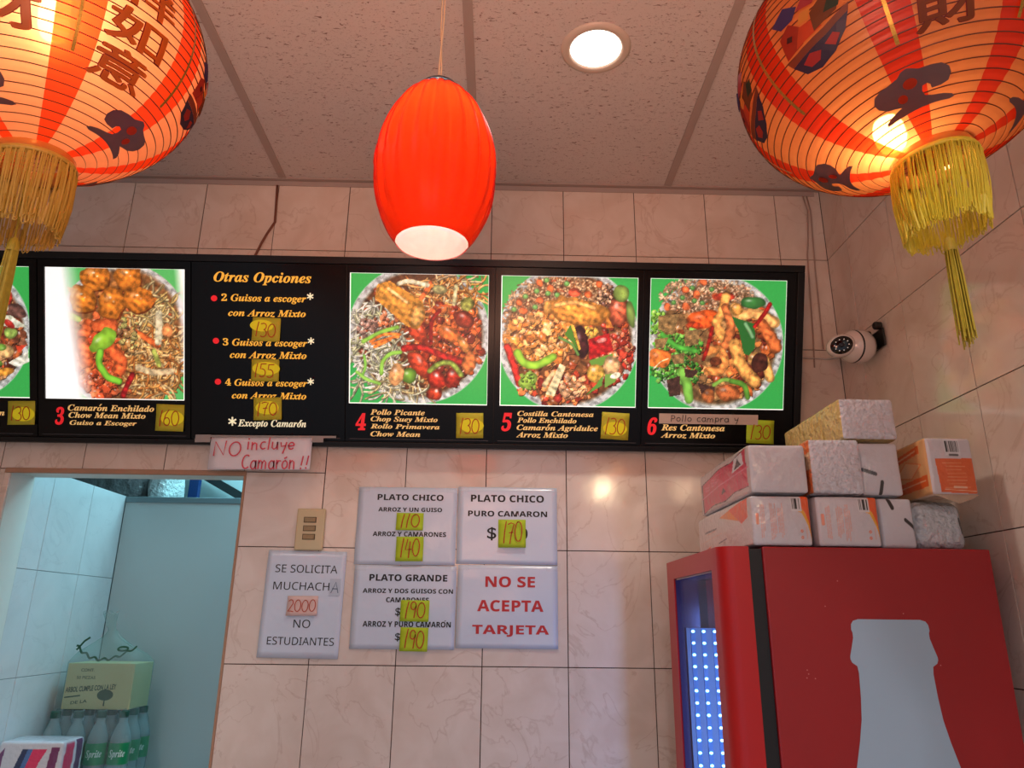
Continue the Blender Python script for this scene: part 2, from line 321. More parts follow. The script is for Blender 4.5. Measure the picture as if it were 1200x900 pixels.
# ------------------------------------------------------------------ flat print painter
class Canvas:
    def __init__(s, x0, y0, x1, y1, W, H, bg):
        s.x0, s.y0, s.x1, s.y1, s.W, s.H = x0, y0, x1, y1, W, H
        s.X, s.Y = np.meshgrid(np.linspace(x0, x1, W), np.linspace(y0, y1, H)); s.A = np.zeros((H, W, 3)); s.A[:] = bg; s.px = (x1-x0)/W; s.warp = None; s.warp2 = None
    def food(s):
        """switch on uneven outlines and mottled colour for painted food"""
        def nz(f0, n, sd):
            g_ = np.random.default_rng(sd); o_ = np.zeros_like(s.X)
            for k in range(n): a = g_.random()*6.28; f_ = f0*(1+2.2*g_.random()); o_ += np.sin((s.X*math.cos(a)+s.Y*math.sin(a))*f_+g_.random()*6.28)
            return o_/math.sqrt(n)
        s.warp = np.clip(nz(0.035, 10, 5), -1.6, 1.6); s.warp2 = np.clip(nz(0.06, 12, 6), -1.8, 1.8); return s
    def win(s, ax, bx, ay, by):
        i0 = max(0, int((ax-s.x0)/(s.x1-s.x0)*(s.W-1))-1); i1 = min(s.W, int((bx-s.x0)/(s.x1-s.x0)*(s.W-1))+3)
        j0 = max(0, int((ay-s.y0)/(s.y1-s.y0)*(s.H-1))-1); j1 = min(s.H, int((by-s.y0)/(s.y1-s.y0)*(s.H-1))+3)
        return (slice(j0, j1), slice(i0, i1)) if i1 > i0 and j1 > j0 else None
    def blend(s, w, mask, col): s.A[w] = s.A[w]*(1-mask[..., None])+np.asarray(col)*mask[..., None]
    def ell(s, cx, cy, rx, ry, ang, col, shade=0.4, hl=0.0, soft=None):
        r = max(rx, ry)*1.15; w = s.win(cx-r, cx+r, cy-r, cy+r)
        if not w: return
        c, n = math.cos(rad(ang)), math.sin(rad(ang)); x = s.X[w]-cx; y = s.Y[w]-cy; u = (x*c+y*n)/rx; v = (-x*n+y*c)/ry; d = np.sqrt(u*u+v*v); big = s.warp is not None and 4*s.px < min(rx, ry) < 90
        if big: d = d*(1+0.08*s.warp[w])
        e = (soft or s.px*0.8)/min(rx, ry); m = np.clip((1+e/2-d)/e, 0, 1)
        sh = 1+shade*0.35-shade*np.minimum(d, 1.2)**2
        if big: sh = sh*(1+0.10*s.warp2[w])
        col = np.asarray(col, float)[None, None]*sh[..., None]
        if hl: h = np.exp(-(((u+0.3)**2)/0.06+((v+0.35)**2)/0.04))*hl; col = col*(1-h[..., None])+255*h[..., None]
        s.blend(w, m, col)
    def line(s, pts, wd, col, shade=0.3):
        xs_ = [p[0] for p in pts]; ys_ = [p[1] for p in pts]; w = s.win(min(xs_)-wd, max(xs_)+wd, min(ys_)-wd, max(ys_)+wd)
        if not w: return
        X, Y = s.X[w], s.Y[w]; d = np.full(X.shape, 1e9)
        for (ax, ay), (bx, by) in zip(pts[:-1], pts[1:]):
            dx, dy = bx-ax, by-ay; L2 = dx*dx+dy*dy+1e-9; t = np.clip(((X-ax)*dx+(Y-ay)*dy)/L2, 0, 1); d = np.minimum(d, np.hypot(X-ax-t*dx, Y-ay-t*dy))
        d = d/(wd/2); e = s.px*0.9/(wd/2)
        if s.warp is not None and wd > 4*s.px: d = d*(1+0.07*s.warp[w])
        m = np.clip((1+e/2-d)/e, 0, 1); tx = 1+(0.09*s.warp2[w] if s.warp is not None and wd > 4*s.px else 0)
        s.blend(w, m, np.asarray(col, float)[None, None]*((1+shade*0.3-shade*np.minimum(d, 1)**2)*tx)[..., None])
    def poly(s, pts, col, tex=0.0, alpha=1.0):
        xs = [p[0] for p in pts]; ys = [p[1] for p in pts]; w = s.win(min(xs), max(xs), min(ys), max(ys))
        if not w: return
        X, Y = s.X[w], s.Y[w]; ins = np.zeros(X.shape, bool)
        for (ax, ay), (bx, by) in zip(pts, pts[1:]+pts[:1]):
            c = ((ay > Y) != (by > Y)) & (X < (bx-ax)*(Y-ay)/((by-ay) or 1e-9)+ax); ins ^= c
        C = np.asarray(col, float)[None, None]*(1+(rng.random(X.shape)-0.5)*tex)[..., None]; s.blend(w, ins*alpha, C)
    def curve(s, pts, wd, col, shade=0.3, n=8):
        P = [np.array(p, float) for p in pts]; out = []
        for i in range(len(P)-1):
            a = P[max(i-1, 0)]; b = P[i]; c = P[i+1]; d = P[min(i+2, len(P)-1)]
            for k in range(n):
                t = k/n; out.append(tuple(0.5*((2*b)+(-a+c)*t+(2*a-5*b+4*c-d)*t*t+(-a+3*b-3*c+d)*t**3)))
        out.append(tuple(P[-1])); s.line(out, wd, col, shade)
    def inside(s, reg):
        cx, cy, rx, ry = reg
        while True:
            a, b = random.uniform(-1, 1), random.uniform(-1, 1)
            if a*a+b*b < 1: return cx+a*rx, cy+b*ry
    def noodles(s, reg, n, pal, wd=6, L=110):
        for _ in range(n):
            x, y = s.inside(reg); a = random.uniform(0, 2*PI); k = random.uniform(-1.3, 1.3); P = [(x, y)]; st = random.uniform(0.5, 1)*L/5
            for i in range(5): a += k*0.3; x += math.cos(a)*st; y += math.sin(a)*st; P.append((x, y))
            c = np.array(random.choice(pal))*random.uniform(0.75, 1.12); s.line([(p[0]+1.5, p[1]+2.5) for p in P], wd*1.05, c*0.5, 0); s.line(P, wd, c, 0.45)
    def chunks(s, reg, n, pal, r=(10, 22), hl=0.5):
        for _ in range(int(n*1.7)):
            x, y = s.inside(reg); a = random.uniform(0, 180); q = random.uniform(*r); c = np.array(random.choice(pal))*random.uniform(0.7, 1.15)
            n_ = random.randint(5, 7); ra = [random.uniform(0.6, 1.15) for _ in range(n_)]; ar = random.uniform(0.55, 0.95)
            P = [(q*ra[i]*math.cos(6.283*i/n_), q*ar*ra[i]*math.sin(6.283*i/n_)) for i in range(n_)]; ca, sa = math.cos(rad(a)), math.sin(rad(a)); P = [(x+u*ca-v*sa, y+u*sa+v*ca) for u, v in P]
            s.poly([(p[0]+3, p[1]+4) for p in P], c*0.4); s.poly(P, c, 0.1); s.poly([(x+(p[0]-x)*0.6-2, y+(p[1]-y)*0.6-2) for p in P], np.minimum(c*1.18, 250), 0.1)
            if random.random() < hl: s.ell(x-q*0.2, y-q*0.25, q*0.24, q*0.12, a, np.minimum(c*0.4+150, 255), 0)
    def grains(s, reg, n, pal, r=6):
        for _ in range(n):
            x, y = s.inside(reg); c = np.array(random.choice(pal))*random.uniform(0.7, 1.15); s.ell(x, y, r, r*0.45, random.uniform(0, 180), c, 0.5)
    def speck(s, amp):
        s.A *= (1+(rng.random((s.H, s.W, 1))-0.5)*amp)
        food = (s.A[..., 1] < s.A[..., 0]*1.25)[..., None]*1.0; g_ = np.random.default_rng(9); n_ = np.zeros(s.X.shape)
        for k in range(14): a = g_.random()*6.28; f_ = 0.05+0.2*g_.random(); n_ += np.sin((s.X*math.cos(a)+s.Y*math.sin(a))*f_+g_.random()*6.28)
        hi = rng.normal(size=s.X.shape); s.A *= 1+food*(0.045*n_+0.07*hi)[..., None]
        gr = s.A.mean(2, keepdims=True); s.A = np.clip((s.A*0.86+gr*0.14)*(1-0.04*food), 0, 255)

GREEN = (45, 178, 72); PLATE = (196, 200, 196)
SAUCE = [(190, 70, 22), (205, 90, 30), (160, 45, 18), (215, 110, 45), (120, 30, 15)]
def plate(c, cx, cy, rx, ry, base):
    c.ell(cx, cy, rx+4, ry+4, 0, (150, 190, 160), 0); c.ell(cx, cy, rx, ry, 0, PLATE, 0.12); c.ell(cx, cy, rx*0.93, ry*0.93, 0, (170, 172, 160), 0.1); c.ell(cx, cy, rx*0.90, ry*0.90, 0, base, 0.2, soft=14); c.chunks((cx, cy, rx*0.84, ry*0.84), 120, [tuple(v*1.5 for v in base), tuple(v*1.15 for v in base), (170, 70, 30)], (14, 30), 0.3)
def pic4():
    c = Canvas(57, 57, 727, 690, 196, 186, GREEN).food(); plate(c, 390, 350, 345, 338, (110, 62, 30))
    c.noodles((520, 160, 190, 100), 170, [(214, 140, 62), (226, 168, 92), (196, 112, 40), (232, 196, 140)], 8)
    c.noodles((190, 430, 135, 220), 210, [(214, 214, 190), (196, 196, 160), (226, 226, 206), (176, 178, 130)], 8)
    c.noodles((310, 600, 110, 60), 60, [(206, 204, 170), (190, 170, 110)], 7)
    c.chunks((150, 330, 60, 60), 14, [(150, 110, 90), (170, 130, 110)], (12, 22)); c.chunks((230, 280, 70, 30), 10, [(206, 110, 60), (220, 130, 80)])
    c.chunks((530, 400, 165, 200), 110, SAUCE, (16, 34), 0.8); c.chunks((560, 300, 130, 90), 40, SAUCE, (16, 30), 0.8)
    for p in ([(120, 390), (200, 345), (285, 318)], [(210, 545), (215, 490), (250, 450), (300, 440)]): c.curve(p, 20, (130, 190, 60))
    c.curve([(90, 540), (140, 575), (200, 595)], 16, (140, 205, 70)); c.curve([(125, 460), (132, 510), (120, 550)], 14, (120, 190, 60))
    for p in ([(155, 390), (220, 355), (300, 352)], [(165, 400), (240, 375), (290, 362)], [(175, 415), (250, 380)], [(330, 150), (450, 110), (400, 180)][1:]): c.curve(p, 14, (235, 120, 35))
    c.curve([(445, 95), (420, 140), (395, 185)], 18, (228, 100, 40)); c.curve([(290, 105), (340, 92), (430, 110)], 22, (222, 214, 170)); c.curve([(570, 110), (560, 200)], 18, (214, 200, 140))
    c.ell(625, 200, 32, 36, 20, (150, 150, 60), 0.5); c.ell(490, 130, 40, 22, 10, (160, 150, 90), 0.5)
    c.curve([(450, 390), (452, 290), (490, 232)], 20, (150, 18, 14)); c.curve([(320, 420), (400, 415), (500, 450), (615, 485)], 34, (190, 30, 22), 0.6)
    c.ell(385, 340, 55, 38, 60, (205, 60, 25), 0.5, 0.6); c.ell(395, 500, 75, 38, 55, (200, 58, 24), 0.5, 0.7); c.ell(540, 345, 62, 34, 30, (222, 110, 35), 0.5, 0.7); c.ell(610, 400, 45, 22, 60, (215, 130, 50), 0.5, 0.6)
    c.ell(610, 275, 52, 42, 20, (150, 42, 22), 0.6, 0.6); c.ell(480, 570, 50, 42, 40, (190, 40, 18), 0.6, 0.9); c.ell(560, 560, 40, 55, 20, (160, 34, 16), 0.6, 0.8); c.ell(470, 640, 32, 40, 70, (175, 50, 20), 0.6, 0.8)
    c.ell(345, 555, 38, 38, 0, (100, 150, 40), 0.6, 0.5); c.curve([(445, 530), (490, 495), (550, 490), (600, 545)], 26, (128, 148, 50), 0.6); c.ell(285, 550, 36, 55, 10, (226, 160, 90), 0.5, 0.6); c.ell(640, 480, 34, 55, 10, (205, 110, 45), 0.5)
    c.poly([(185, 110), (245, 92), (410, 190), (415, 255), (370, 320), (330, 312), (175, 180)], (214, 140, 40), 0.08)
    c.curve([(215, 145), (370, 255)], 60, (222, 150, 48), 0.35); c.curve([(240, 130), (330, 195)], 16, (240, 190, 110), 0.4); c.ell(378, 262, 38, 62, 12, (196, 124, 34), 0.3); c.ell(380, 262, 29, 50, 12, (226, 168, 76), 0.5)
    c.speck(0.04); return c.A
def pic5():
    c = Canvas(45, 78, 712, 700, 196, 186, GREEN).food(); plate(c, 375, 375, 345, 350, (120, 70, 34))
    c.grains((330, 190, 250, 120), 900, [(190, 140, 92), (206, 160, 110), (160, 110, 66), (220, 180, 130)], 9); c.grains((120, 270, 70, 90), 160, [(190, 140, 92), (160, 110, 66)], 9)
    for x, y in [(228, 107), (282, 132), (232, 190), (150, 245), (400, 150), (522, 110), (130, 205), (468, 160)]: c.ell(x, y, 20, 17, random.uniform(0, 90), (222, 98, 40), 0.5)
    for x, y in [(215, 148), (270, 158), (315, 165), (160, 175), (208, 225), (362, 110), (105, 238), (262, 95)]: c.ell(x, y, 14, 13, 0, (96, 160, 70), 0.5, 0.4)
    c.ell(400, 152, 30, 20, 0, (228, 80, 44), 0.4)
    c.chunks((230, 380, 165, 130), 120, [(226, 140, 50), (236, 160, 80), (214, 118, 40), (240, 176, 100)], (14, 32), 0.6); c.chunks((600, 430, 95, 160), 70, [(190, 60, 36), (210, 100, 60), (160, 40, 24), (214, 140, 90)], (14, 30), 0.8)
    c.chunks((560, 160, 60, 50), 18, [(90, 54, 40), (200, 150, 110)], (8, 20)); c.ell(620, 240, 50, 72, 10, (190, 84, 50), 0.6, 0.5); c.ell(632, 150, 42, 42, 20, (120, 150, 60), 0.5); c.ell(680, 250, 22, 60, -10, (110, 140, 60), 0.5)
    c.chunks((330, 610, 200, 80), 60, [(205, 110, 50), (150, 40, 28), (226, 140, 70), (190, 60, 30)], (14, 30), 0.6)
    c.curve([(75, 420), (105, 500), (138, 595)], 36, (205, 34, 24), 0.5); c.curve([(125, 450), (160, 495), (220, 505), (300, 465)], 40, (140, 196, 44), 0.5); c.ell(180, 580, 34, 50, 60, (150, 190, 60), 0.5); c.chunks((180, 590, 40, 50), 12, [(150, 190, 60), (110, 160, 40)], (8, 18))
    c.ell(440, 390, 34, 84, -8, (64, 24, 26), 0.6, 0.4); c.poly([(385, 305), (415, 400), (430, 430), (355, 355)], (70, 130, 34)); c.poly([(385, 302), (402, 310), (438, 425), (428, 430)], (220, 170, 50)); c.curve([(330, 370), (390, 400), (425, 450)], 14, (90, 140, 60))
    c.chunks((500, 340, 40, 30), 8, [(226, 176, 60)], (12, 22)); c.poly([(475, 375), (575, 345), (600, 430), (480, 475)], (186, 22, 24), 0.1); c.ell(540, 380, 26, 12, -15, (240, 130, 120), 0.4); c.poly([(480, 480), (600, 440), (590, 480), (500, 520)], (100, 150, 50))
    c.ell(590, 500, 40, 50, 20, (214, 170, 110), 0.5, 0.6); c.ell(512, 540, 42, 46, 10, (222, 170, 60), 0.5, 0.8); c.poly([(552, 545), (545, 600), (470, 645), (520, 590)], (90, 150, 50)); c.poly([(560, 545), (630, 535), (610, 580), (560, 610)], (110, 160, 60)); c.ell(610, 550, 25, 14, -20, (240, 236, 200), 0.2)
    c.poly([(335, 495), (365, 510), (310, 655), (268, 645)], (214, 204, 150), 0.06); c.curve([(262, 600), (300, 545)], 24, (214, 190, 130)); c.chunks((400, 610, 60, 55), 22, [(220, 150, 90), (236, 176, 120)], (12, 26), 0.8)
    c.ell(420, 245, 165, 62, 8, (160, 90, 20), 0.2); c.ell(412, 240, 160, 62, 8, (222, 140, 44), 0.45); c.curve([(310, 215), (400, 200), (500, 225)], 22, (240, 172, 84), 0.5); c.poly([(560, 255), (598, 320), (560, 318)], (205, 120, 40)); c.ell(268, 222, 20, 28, 0, (214, 150, 60), 0.4)
    c.speck(0.04); return c.A
def pic6():
    c = Canvas(40, 85, 692, 690, 194, 182, GREEN).food(); plate(c, 362, 385, 320, 318, (124, 88, 48))
    c.grains((310, 165, 230, 95), 900, [(196, 150, 110), (214, 170, 126), (160, 104, 66), (226, 190, 150)], 9)
    for x, y in [(205, 135), (258, 158), (290, 98), (355, 165), (120, 215), (210, 215)]: c.ell(x, y, 20, 17, random.uniform(0, 90), (232, 106, 50), 0.5)
    for x, y in [(238, 125), (192, 172), (250, 185), (288, 195), (150, 195), (332, 130)]: c.ell(x, y, 13, 12, 0, (80, 140, 60), 0.5, 0.4)
    c.ell(395, 165, 50, 20, 0, (214, 60, 34), 0.4)
    G = [(60, 136, 34), (40, 108, 26), (86, 168, 52), (120, 190, 70)]
    c.chunks((180, 400, 120, 60), 120, G, (6, 14), 0.2); c.chunks((170, 520, 130, 60), 110, G, (6, 14), 0.2); c.chunks((80, 300, 40, 70), 30, [(130, 190, 60), (90, 150, 40)], (8, 18), 0.2)
    c.curve([(235, 650), (225, 580), (200, 520)], 44, (110, 180, 60), 0.4); c.curve([(240, 320), (300, 280)], 26, (130, 200, 80)); c.curve([(100, 345), (170, 400), (260, 420)], 24, (70, 170, 50))
    c.ell(85, 460, 60, 44, 10, (232, 118, 36), 0.3, 0.3); c.curve([(60, 510), (95, 475), (130, 460)], 5, (240, 220, 160))
    for p in ([(80, 260), (178, 250), (150, 350), (78, 320)], [(205, 325), (282, 320), (275, 390), (210, 400)], [(60, 370), (130, 360), (110, 410), (70, 410)], [(140, 445), (210, 430), (205, 480), (160, 485)]): c.poly(p, (140, 108, 60), 0.35)
    for p in ([(125, 560), (190, 540), (195, 630), (140, 640)], [(210, 505), (280, 515), (250, 550), (215, 545)], [(275, 570), (300, 640), (350, 660), (360, 590)]): c.poly(p, (70, 42, 34), 0.3)
    c.chunks((500, 430, 150, 190), 60, [(190, 90, 34), (150, 60, 26), (120, 40, 24), (210, 120, 50)], (16, 34), 0.4)
    c.ell(300, 270, 88, 44, -12, (232, 88, 24), 0.3, 0.3); c.ell(255, 300, 40, 16, 10, (200, 60, 20), 0.3)
    Y = (232, 160, 70)
    c.curve([(400, 165), (385, 240), (360, 290), (395, 365)], 46, Y, 0.5); c.curve([(400, 215), (430, 310), (400, 400)], 42, (206, 110, 50), 0.5); c.curve([(445, 215), (470, 250), (540, 240), (640, 280)], 54, (238, 174, 90), 0.5); c.ell(455, 222, 28, 32, 0, (220, 150, 60), 0.5, 0.5)
    c.curve([(580, 290), (620, 350), (650, 400)], 56, (214, 104, 44), 0.5); c.curve([(450, 390), (480, 480), (550, 560)], 60, Y, 0.5); c.curve([(325, 420), (380, 415), (405, 460), (385, 510), (325, 515)], 40, (226, 140, 60), 0.5); c.curve([(600, 460), (625, 540)], 44, (230, 170, 80), 0.5); c.ell(545, 455, 30, 34, 0, (214, 150, 70), 0.5, 0.5)
    c.ell(575, 470, 40, 50, 30, (80, 36, 26), 0.4); c.ell(360, 470, 26, 22, 0, (110, 50, 24), 0.4); c.ell(420, 615, 60, 38, 0, (190, 96, 44), 0.5, 0.5); c.ell(330, 630, 30, 34, 0, (170, 90, 40), 0.4, 0.5)
    c.poly([(430, 255), (545, 290), (550, 400), (520, 440), (495, 430), (470, 330)], (36, 110, 40), 0.05); c.curve([(500, 290), (535, 350)], 18, (110, 170, 110), 0.4); c.ell(530, 190, 60, 28, 0, (50, 120, 50), 0.4, 0.5); c.curve([(355, 580), (400, 555), (450, 560)], 20, (120, 170, 60)); c.curve([(440, 560), (500, 580), (520, 635)], 26, (80, 140, 40))
    c.curve([(340, 310), (320, 400), (300, 460)], 18, (160, 24, 16)); c.curve([(545, 300), (590, 240), (615, 195)], 20, (160, 20, 18))
    c.speck(0.04); return c.A
def pic3():
    # zoom frame of the third panel; the white painted at its left has a slanting edge
    c = Canvas(190, 75, 860, 695, 196, 182, (80, 190, 90)).food(); c.ell(570, 400, 330, 350, 0, (205, 205, 198), 0.1); c.ell(575, 400, 285, 325, 0, (150, 92, 44), 0.2, soft=20); c.chunks((575, 400, 240, 270), 100, [(200, 120, 50), (180, 90, 40), (214, 90, 40)], (14, 30), 0.3)
    c.noodles((720, 480, 130, 220), 330, [(206, 140, 60), (226, 170, 90), (180, 104, 40), (232, 190, 120)], 9); c.noodles((700, 260, 110, 60), 60, [(206, 180, 120), (180, 150, 80)], 9)
    c.chunks((450, 520, 110, 160), 70, [(214, 84, 34), (226, 104, 44), (190, 60, 24)], (18, 36), 0.6)
    O = (214, 116, 24)
    for x, y, rx, ry in [(430, 120, 72, 66), (590, 115, 70, 62), (370, 222, 68, 66), (510, 240, 66, 76), (640, 222, 74, 62)]: c.ell(x+4, y+8, rx, ry, 0, (110, 44, 10), 0); c.ell(x, y, rx, ry, 0, O, 0.45, 0.25); c.ell(x-rx*0.1, y-ry*0.35, rx*0.10, ry*0.07, 0, (250, 220, 170), 0); c.ell(x+rx*0.15, y-ry*0.1, rx*0.06, ry*0.05, 0, (250, 210, 150), 0)
    c.poly([(660, 190), (730, 215), (700, 260)], (200, 104, 24)); c.poly([(290, 165), (350, 175), (320, 215)], (220, 140, 60)); c.curve([(300, 300), (350, 318)], 28, (170, 190, 50))
    for p in ([(375, 390), (400, 350)], [(370, 430), (390, 520)], [(440, 350), (510, 345)], [(510, 460), (555, 520), (540, 560)]): c.curve(p, 64, (226, 92, 36), 0.5)
    c.chunks((460, 630, 90, 60), 30, [(214, 74, 30), (230, 100, 50)], (14, 30), 0.5)
    c.ell(470, 415, 72, 44, -38, (136, 196, 40), 0.3, 0.5); c.curve([(455, 470), (450, 530), (490, 590), (545, 612)], 34, (112, 190, 40), 0.4); c.curve([(565, 680), (585, 630), (610, 580)], 28, (160, 18, 20), 0.5)
    c.curve([(620, 372), (680, 405), (735, 438)], 28, (230, 100, 36), 0.4); c.curve([(738, 285), (740, 350), (735, 420)], 34, (216, 204, 160), 0.3); c.curve([(640, 545), (710, 565), (800, 560)], 30, (206, 180, 130), 0.3); c.curve([(715, 465), (740, 530)], 24, (170, 180, 70)); c.chunks((590, 350, 50, 40), 14, [(190, 180, 90), (150, 100, 60)], (10, 20), 0.3); c.ell(780, 365, 28, 32, 0, (230, 140, 70), 0.3); c.chunks((600, 420, 50, 60), 14, [(190, 170, 90), (206, 150, 80)], (10, 20), 0.3)
    c.speck(0.04)
    # backlight glare painted into the print: both ends fade to white
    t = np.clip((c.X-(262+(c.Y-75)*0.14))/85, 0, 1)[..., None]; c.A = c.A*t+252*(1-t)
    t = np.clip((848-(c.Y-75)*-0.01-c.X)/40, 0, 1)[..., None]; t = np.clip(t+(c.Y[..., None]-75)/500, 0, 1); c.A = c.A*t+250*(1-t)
    return c.A
def pic2():
    c = Canvas(-500, 72, 165, 688, 196, 182, GREEN).food(); plate(c, -160, 380, 325, 325, (120, 60, 30))
    c.chunks((-160, 390, 285, 280), 330, [(190, 70, 30), (120, 60, 36), (206, 100, 44), (150, 90, 60), (214, 150, 90), (100, 40, 24)], (16, 36), 0.6)
    c.noodles((-300, 300, 120, 140), 90, [(214, 150, 80), (190, 120, 50)], 9)
    c.curve([(35, 195), (60, 210), (30, 290)], 44, (214, 46, 28), 0.4); c.poly([(5, 310), (70, 300), (150, 355), (90, 360), (20, 350)], (214, 220, 190)); c.ell(70, 385, 32, 26, 0, (140, 170, 70), 0.4); c.poly([(95, 445), (150, 440), (110, 480)], (220, 60, 30)); c.poly([(60, 525), (155, 470), (160, 520), (100, 545)], (222, 224, 200)); c.ell(45, 470, 42, 34, 0, (220, 170, 100), 0.5, 0.4); c.ell(40, 570, 50, 18, -10, (214, 140, 40), 0.4); c.ell(100, 280, 50, 30, 20, (110, 70, 60), 0.4)
    for _ in range(16): x, y = c.inside((-160, 380, 260, 260)); c.ell(x, y, 30, 16, random.uniform(0, 180), random.choice([(110, 160, 50), (206, 40, 30), (216, 210, 170)]), 0.4, 0.3)
    c.speck(0.04); return c.A

# ------------------------------------------------------------------ setting: rooms' shell
YB = 2.12; XR = 1.0374; ZC = 2.9775; XL = -2.34; YF = -1.7
TW, TH = 0.23096, 0.30625
rows = [2.72481-k*TH for k in range(0, 9)]           # joints, top to bottom
zs = [ZC]+rows+[0.0]
DX0, DX1, DZ = -1.395, -0.727, 2.016                 # opening in the back wall
WALL_T = 0.12

mb = MB()
mb.box(XL, DX0, YB+0.0035, YB+WALL_T, 0, ZC+0.05); mb.box(DX1, XR+0.10, YB+0.0035, YB+WALL_T, 0, ZC+0.05); mb.box(DX0, DX1, YB+0.0035, YB+WALL_T, DZ, ZC+0.05)
wall_back = struct(mb.build('wall_back', GROUT))
full = MB().chbox(-TW/2+0.0012, TW/2-0.0012, 0, 0.007, -TH/2+0.0012, TH/2-0.0012, 0.0003).mesh('tile', T_BACK)
def put_tile(x0, x1, z0, z1, parent, Y=YB):
    if x1-x0 < 0.008 or z1-z0 < 0.008: return
    cx, cz = (x0+x1)/2, (z0+z1)/2; wd, hd = x1-x0, z1-z0
    if abs(wd-TW) < 1e-3 and abs(hd-TH) < 1e-3: me = full
    else: me = MB().chbox(-wd/2+0.0012, wd/2-0.0012, 0, 0.007, -hd/2+0.0012, hd/2-0.0012, 0.0003).mesh('tile', T_BACK)
    link('tile', me, parent, (cx+random.uniform(-1, 1)*0.0002, Y+random.uniform(-0.0003, 0.0003), cz))
X0 = 0.19366
xs = [X0+k*TW for k in range(-11, 4)]
for j in range(len(zs)-1):
    z1, z0 = zs[j], zs[j+1]
    for i in range(len(xs)):
        x0 = max(xs[i], XL); x1 = min(xs[i]+TW, XR)
        if x1 <= x0: continue
        if z0 >= DZ-1e-4 or x1 <= DX0 or x0 >= DX1: put_tile(x0, x1, z0, z1, wall_back); continue
        if z1 > DZ:
            put_tile(x0, x1, DZ, z1, wall_back)
            zt = DZ
        else: zt = z1
        if x0 < DX0: put_tile(x0, DX0-0.003, z0, zt, wall_back)
        if x1 > DX1: put_tile(DX1+0.003, x1, z0, zt, wall_back)
# right wall
wall_right = struct(MB().box(XR+0.0035, XR+0.1, YF, YB+1.35, 0, ZC+0.05).build('wall_right', GROUT))
Rz = Matrix.Rotation(PI/2, 4, 'Z')
fullr = MB().chbox(-TW/2+0.0012, TW/2-0.0012, 0, 0.007, -TH/2+0.0012, TH/2-0.0012, 0.0003).mesh('tile', T_BACK)
yj = [YB, 1.98720]+[1.98720-k*TW for k in range(1, 17)]
for j in range(len(zs)-1):
    for i in range(len(yj)-1):
        y1, y0 = yj[i], yj[i+1]; z1, z0 = zs[j], zs[j+1]; wd, hd = y1-y0, z1-z0
        me = fullr if abs(wd-TW) < 1e-3 and abs(hd-TH) < 1e-3 else MB().chbox(-wd/2+0.0012, wd/2-0.0012, 0, 0.007, -hd/2+0.0012, hd/2-0.0012, 0.0003).mesh('tile', T_BACK)
        o = link('tile', me, wall_right, (XR+random.uniform(-0.0003, 0.0003), (y0+y1)/2, (z0+z1)/2)); o.rotation_euler = (0, 0, -PI/2)
struct(MB().box(XL-0.1, XL, YF, YB+1.35, 0, ZC+0.05).build('wall_left', mat('cream_plaster', (206, 190, 176), 0.8, noise=0.06)))
struct(MB().box(XL-0.1, XR+0.1, YF, YB+1.35, -0.1, 0).build('floor', mat('floor_tile', (150, 130, 118), 0.35, noise=0.1, nscale=6)))
# opening: soffit lining, thin wooden edge trims
LIN = mat('pale_soffit_paint', (226, 228, 222), 0.6, noise=0.04)
WOOD = mat('orange_brown_trim', (176, 136, 108), 0.45, noise=0.15, nscale=30)
struct(MB().box(DX0, DX1, YB+0.004, YB+WALL_T, DZ-0.004, DZ+0.001).box(DX1-0.001, DX1+0.002, YB+0.004, YB+WALL_T, 0, DZ-0.004).box(DX0-0.002, DX0+0.001, YB+0.004, YB+WALL_T, 0, DZ-0.004).build('door_1', LIN))
struct(MB().chbox(DX0-0.012, DX1+0.004, YB-0.004, YB+0.006, DZ-0.012, DZ+0.002, 0.002).build('trim_1', WOOD))
struct(MB().chbox(DX1-0.003, DX1+0.004, YB-0.003, YB+0.006, 0, DZ-0.0125, 0.0015).build('trim_2', WOOD))
struct(MB().chbox(DX0-0.012, DX0+0.004, YB-0.003, YB+0.006, 0, DZ-0.0125, 0.0015).build('trim_3', T_BACK))
# corridor: tiled side wall, plain partition, far wall
YP = 2.807; SZ = 2.046
wall_corridor = struct(MB().box(DX0-0.09, DX0-0.0035, YB+WALL_T, YP+0.03, 0, SZ).build('wall_corridor_left', GROUT2))
ys = [YB+WALL_T+0.001, 2.344, 2.575, YP-0.001]; zz = [SZ, 1.747, 1.443, 1.137, 0.831, 0.525, 0.219, 0.0]
for j in range(len(zz)-1):
    for i in range(3):
        wd = ys[i+1]-ys[i]; hd = zz[j]-zz[j+1]
        o = link('tile', MB().chbox(-wd/2+0.0008, wd/2-0.0008, 0, 0.003, -hd/2+0.0008, hd/2-0.0008, 0.0008).mesh('tile', T_SIDE), wall_corridor, (DX0, (ys[i]+ys[i+1])/2, (zz[j]+zz[j+1])/2)); o.rotation_euler = (0, 0, PI/2)
PART = mat('grey_green_partition_paint', (190, 204, 204), 0.55, noise=0.05, nscale=3)
struct(MB().box(DX0+0.002, 0.2, YP, YP+0.03, 0, 2.022).build('wall_partition', PART))
struct(MB().chbox(DX0+0.002, 0.2, YP-0.004, YP+0.034, 2.022, 2.044, 0.002).build('trim_4', mat('steel_blue_channel', (128, 150, 156), 0.5, 0.3)))
struct(MB().box(0.2, 0.3, YB+WALL_T, YP+0.03, 0, ZC).build('wall_corridor_right', PART))
struct(MB().box(XL-0.1, XR+0.1, YB+1.35, YB+1.45, 0, ZC+0.05).build('wall_far', mat('pale_cyan_wall_paint', (206, 226, 228), 0.6)))
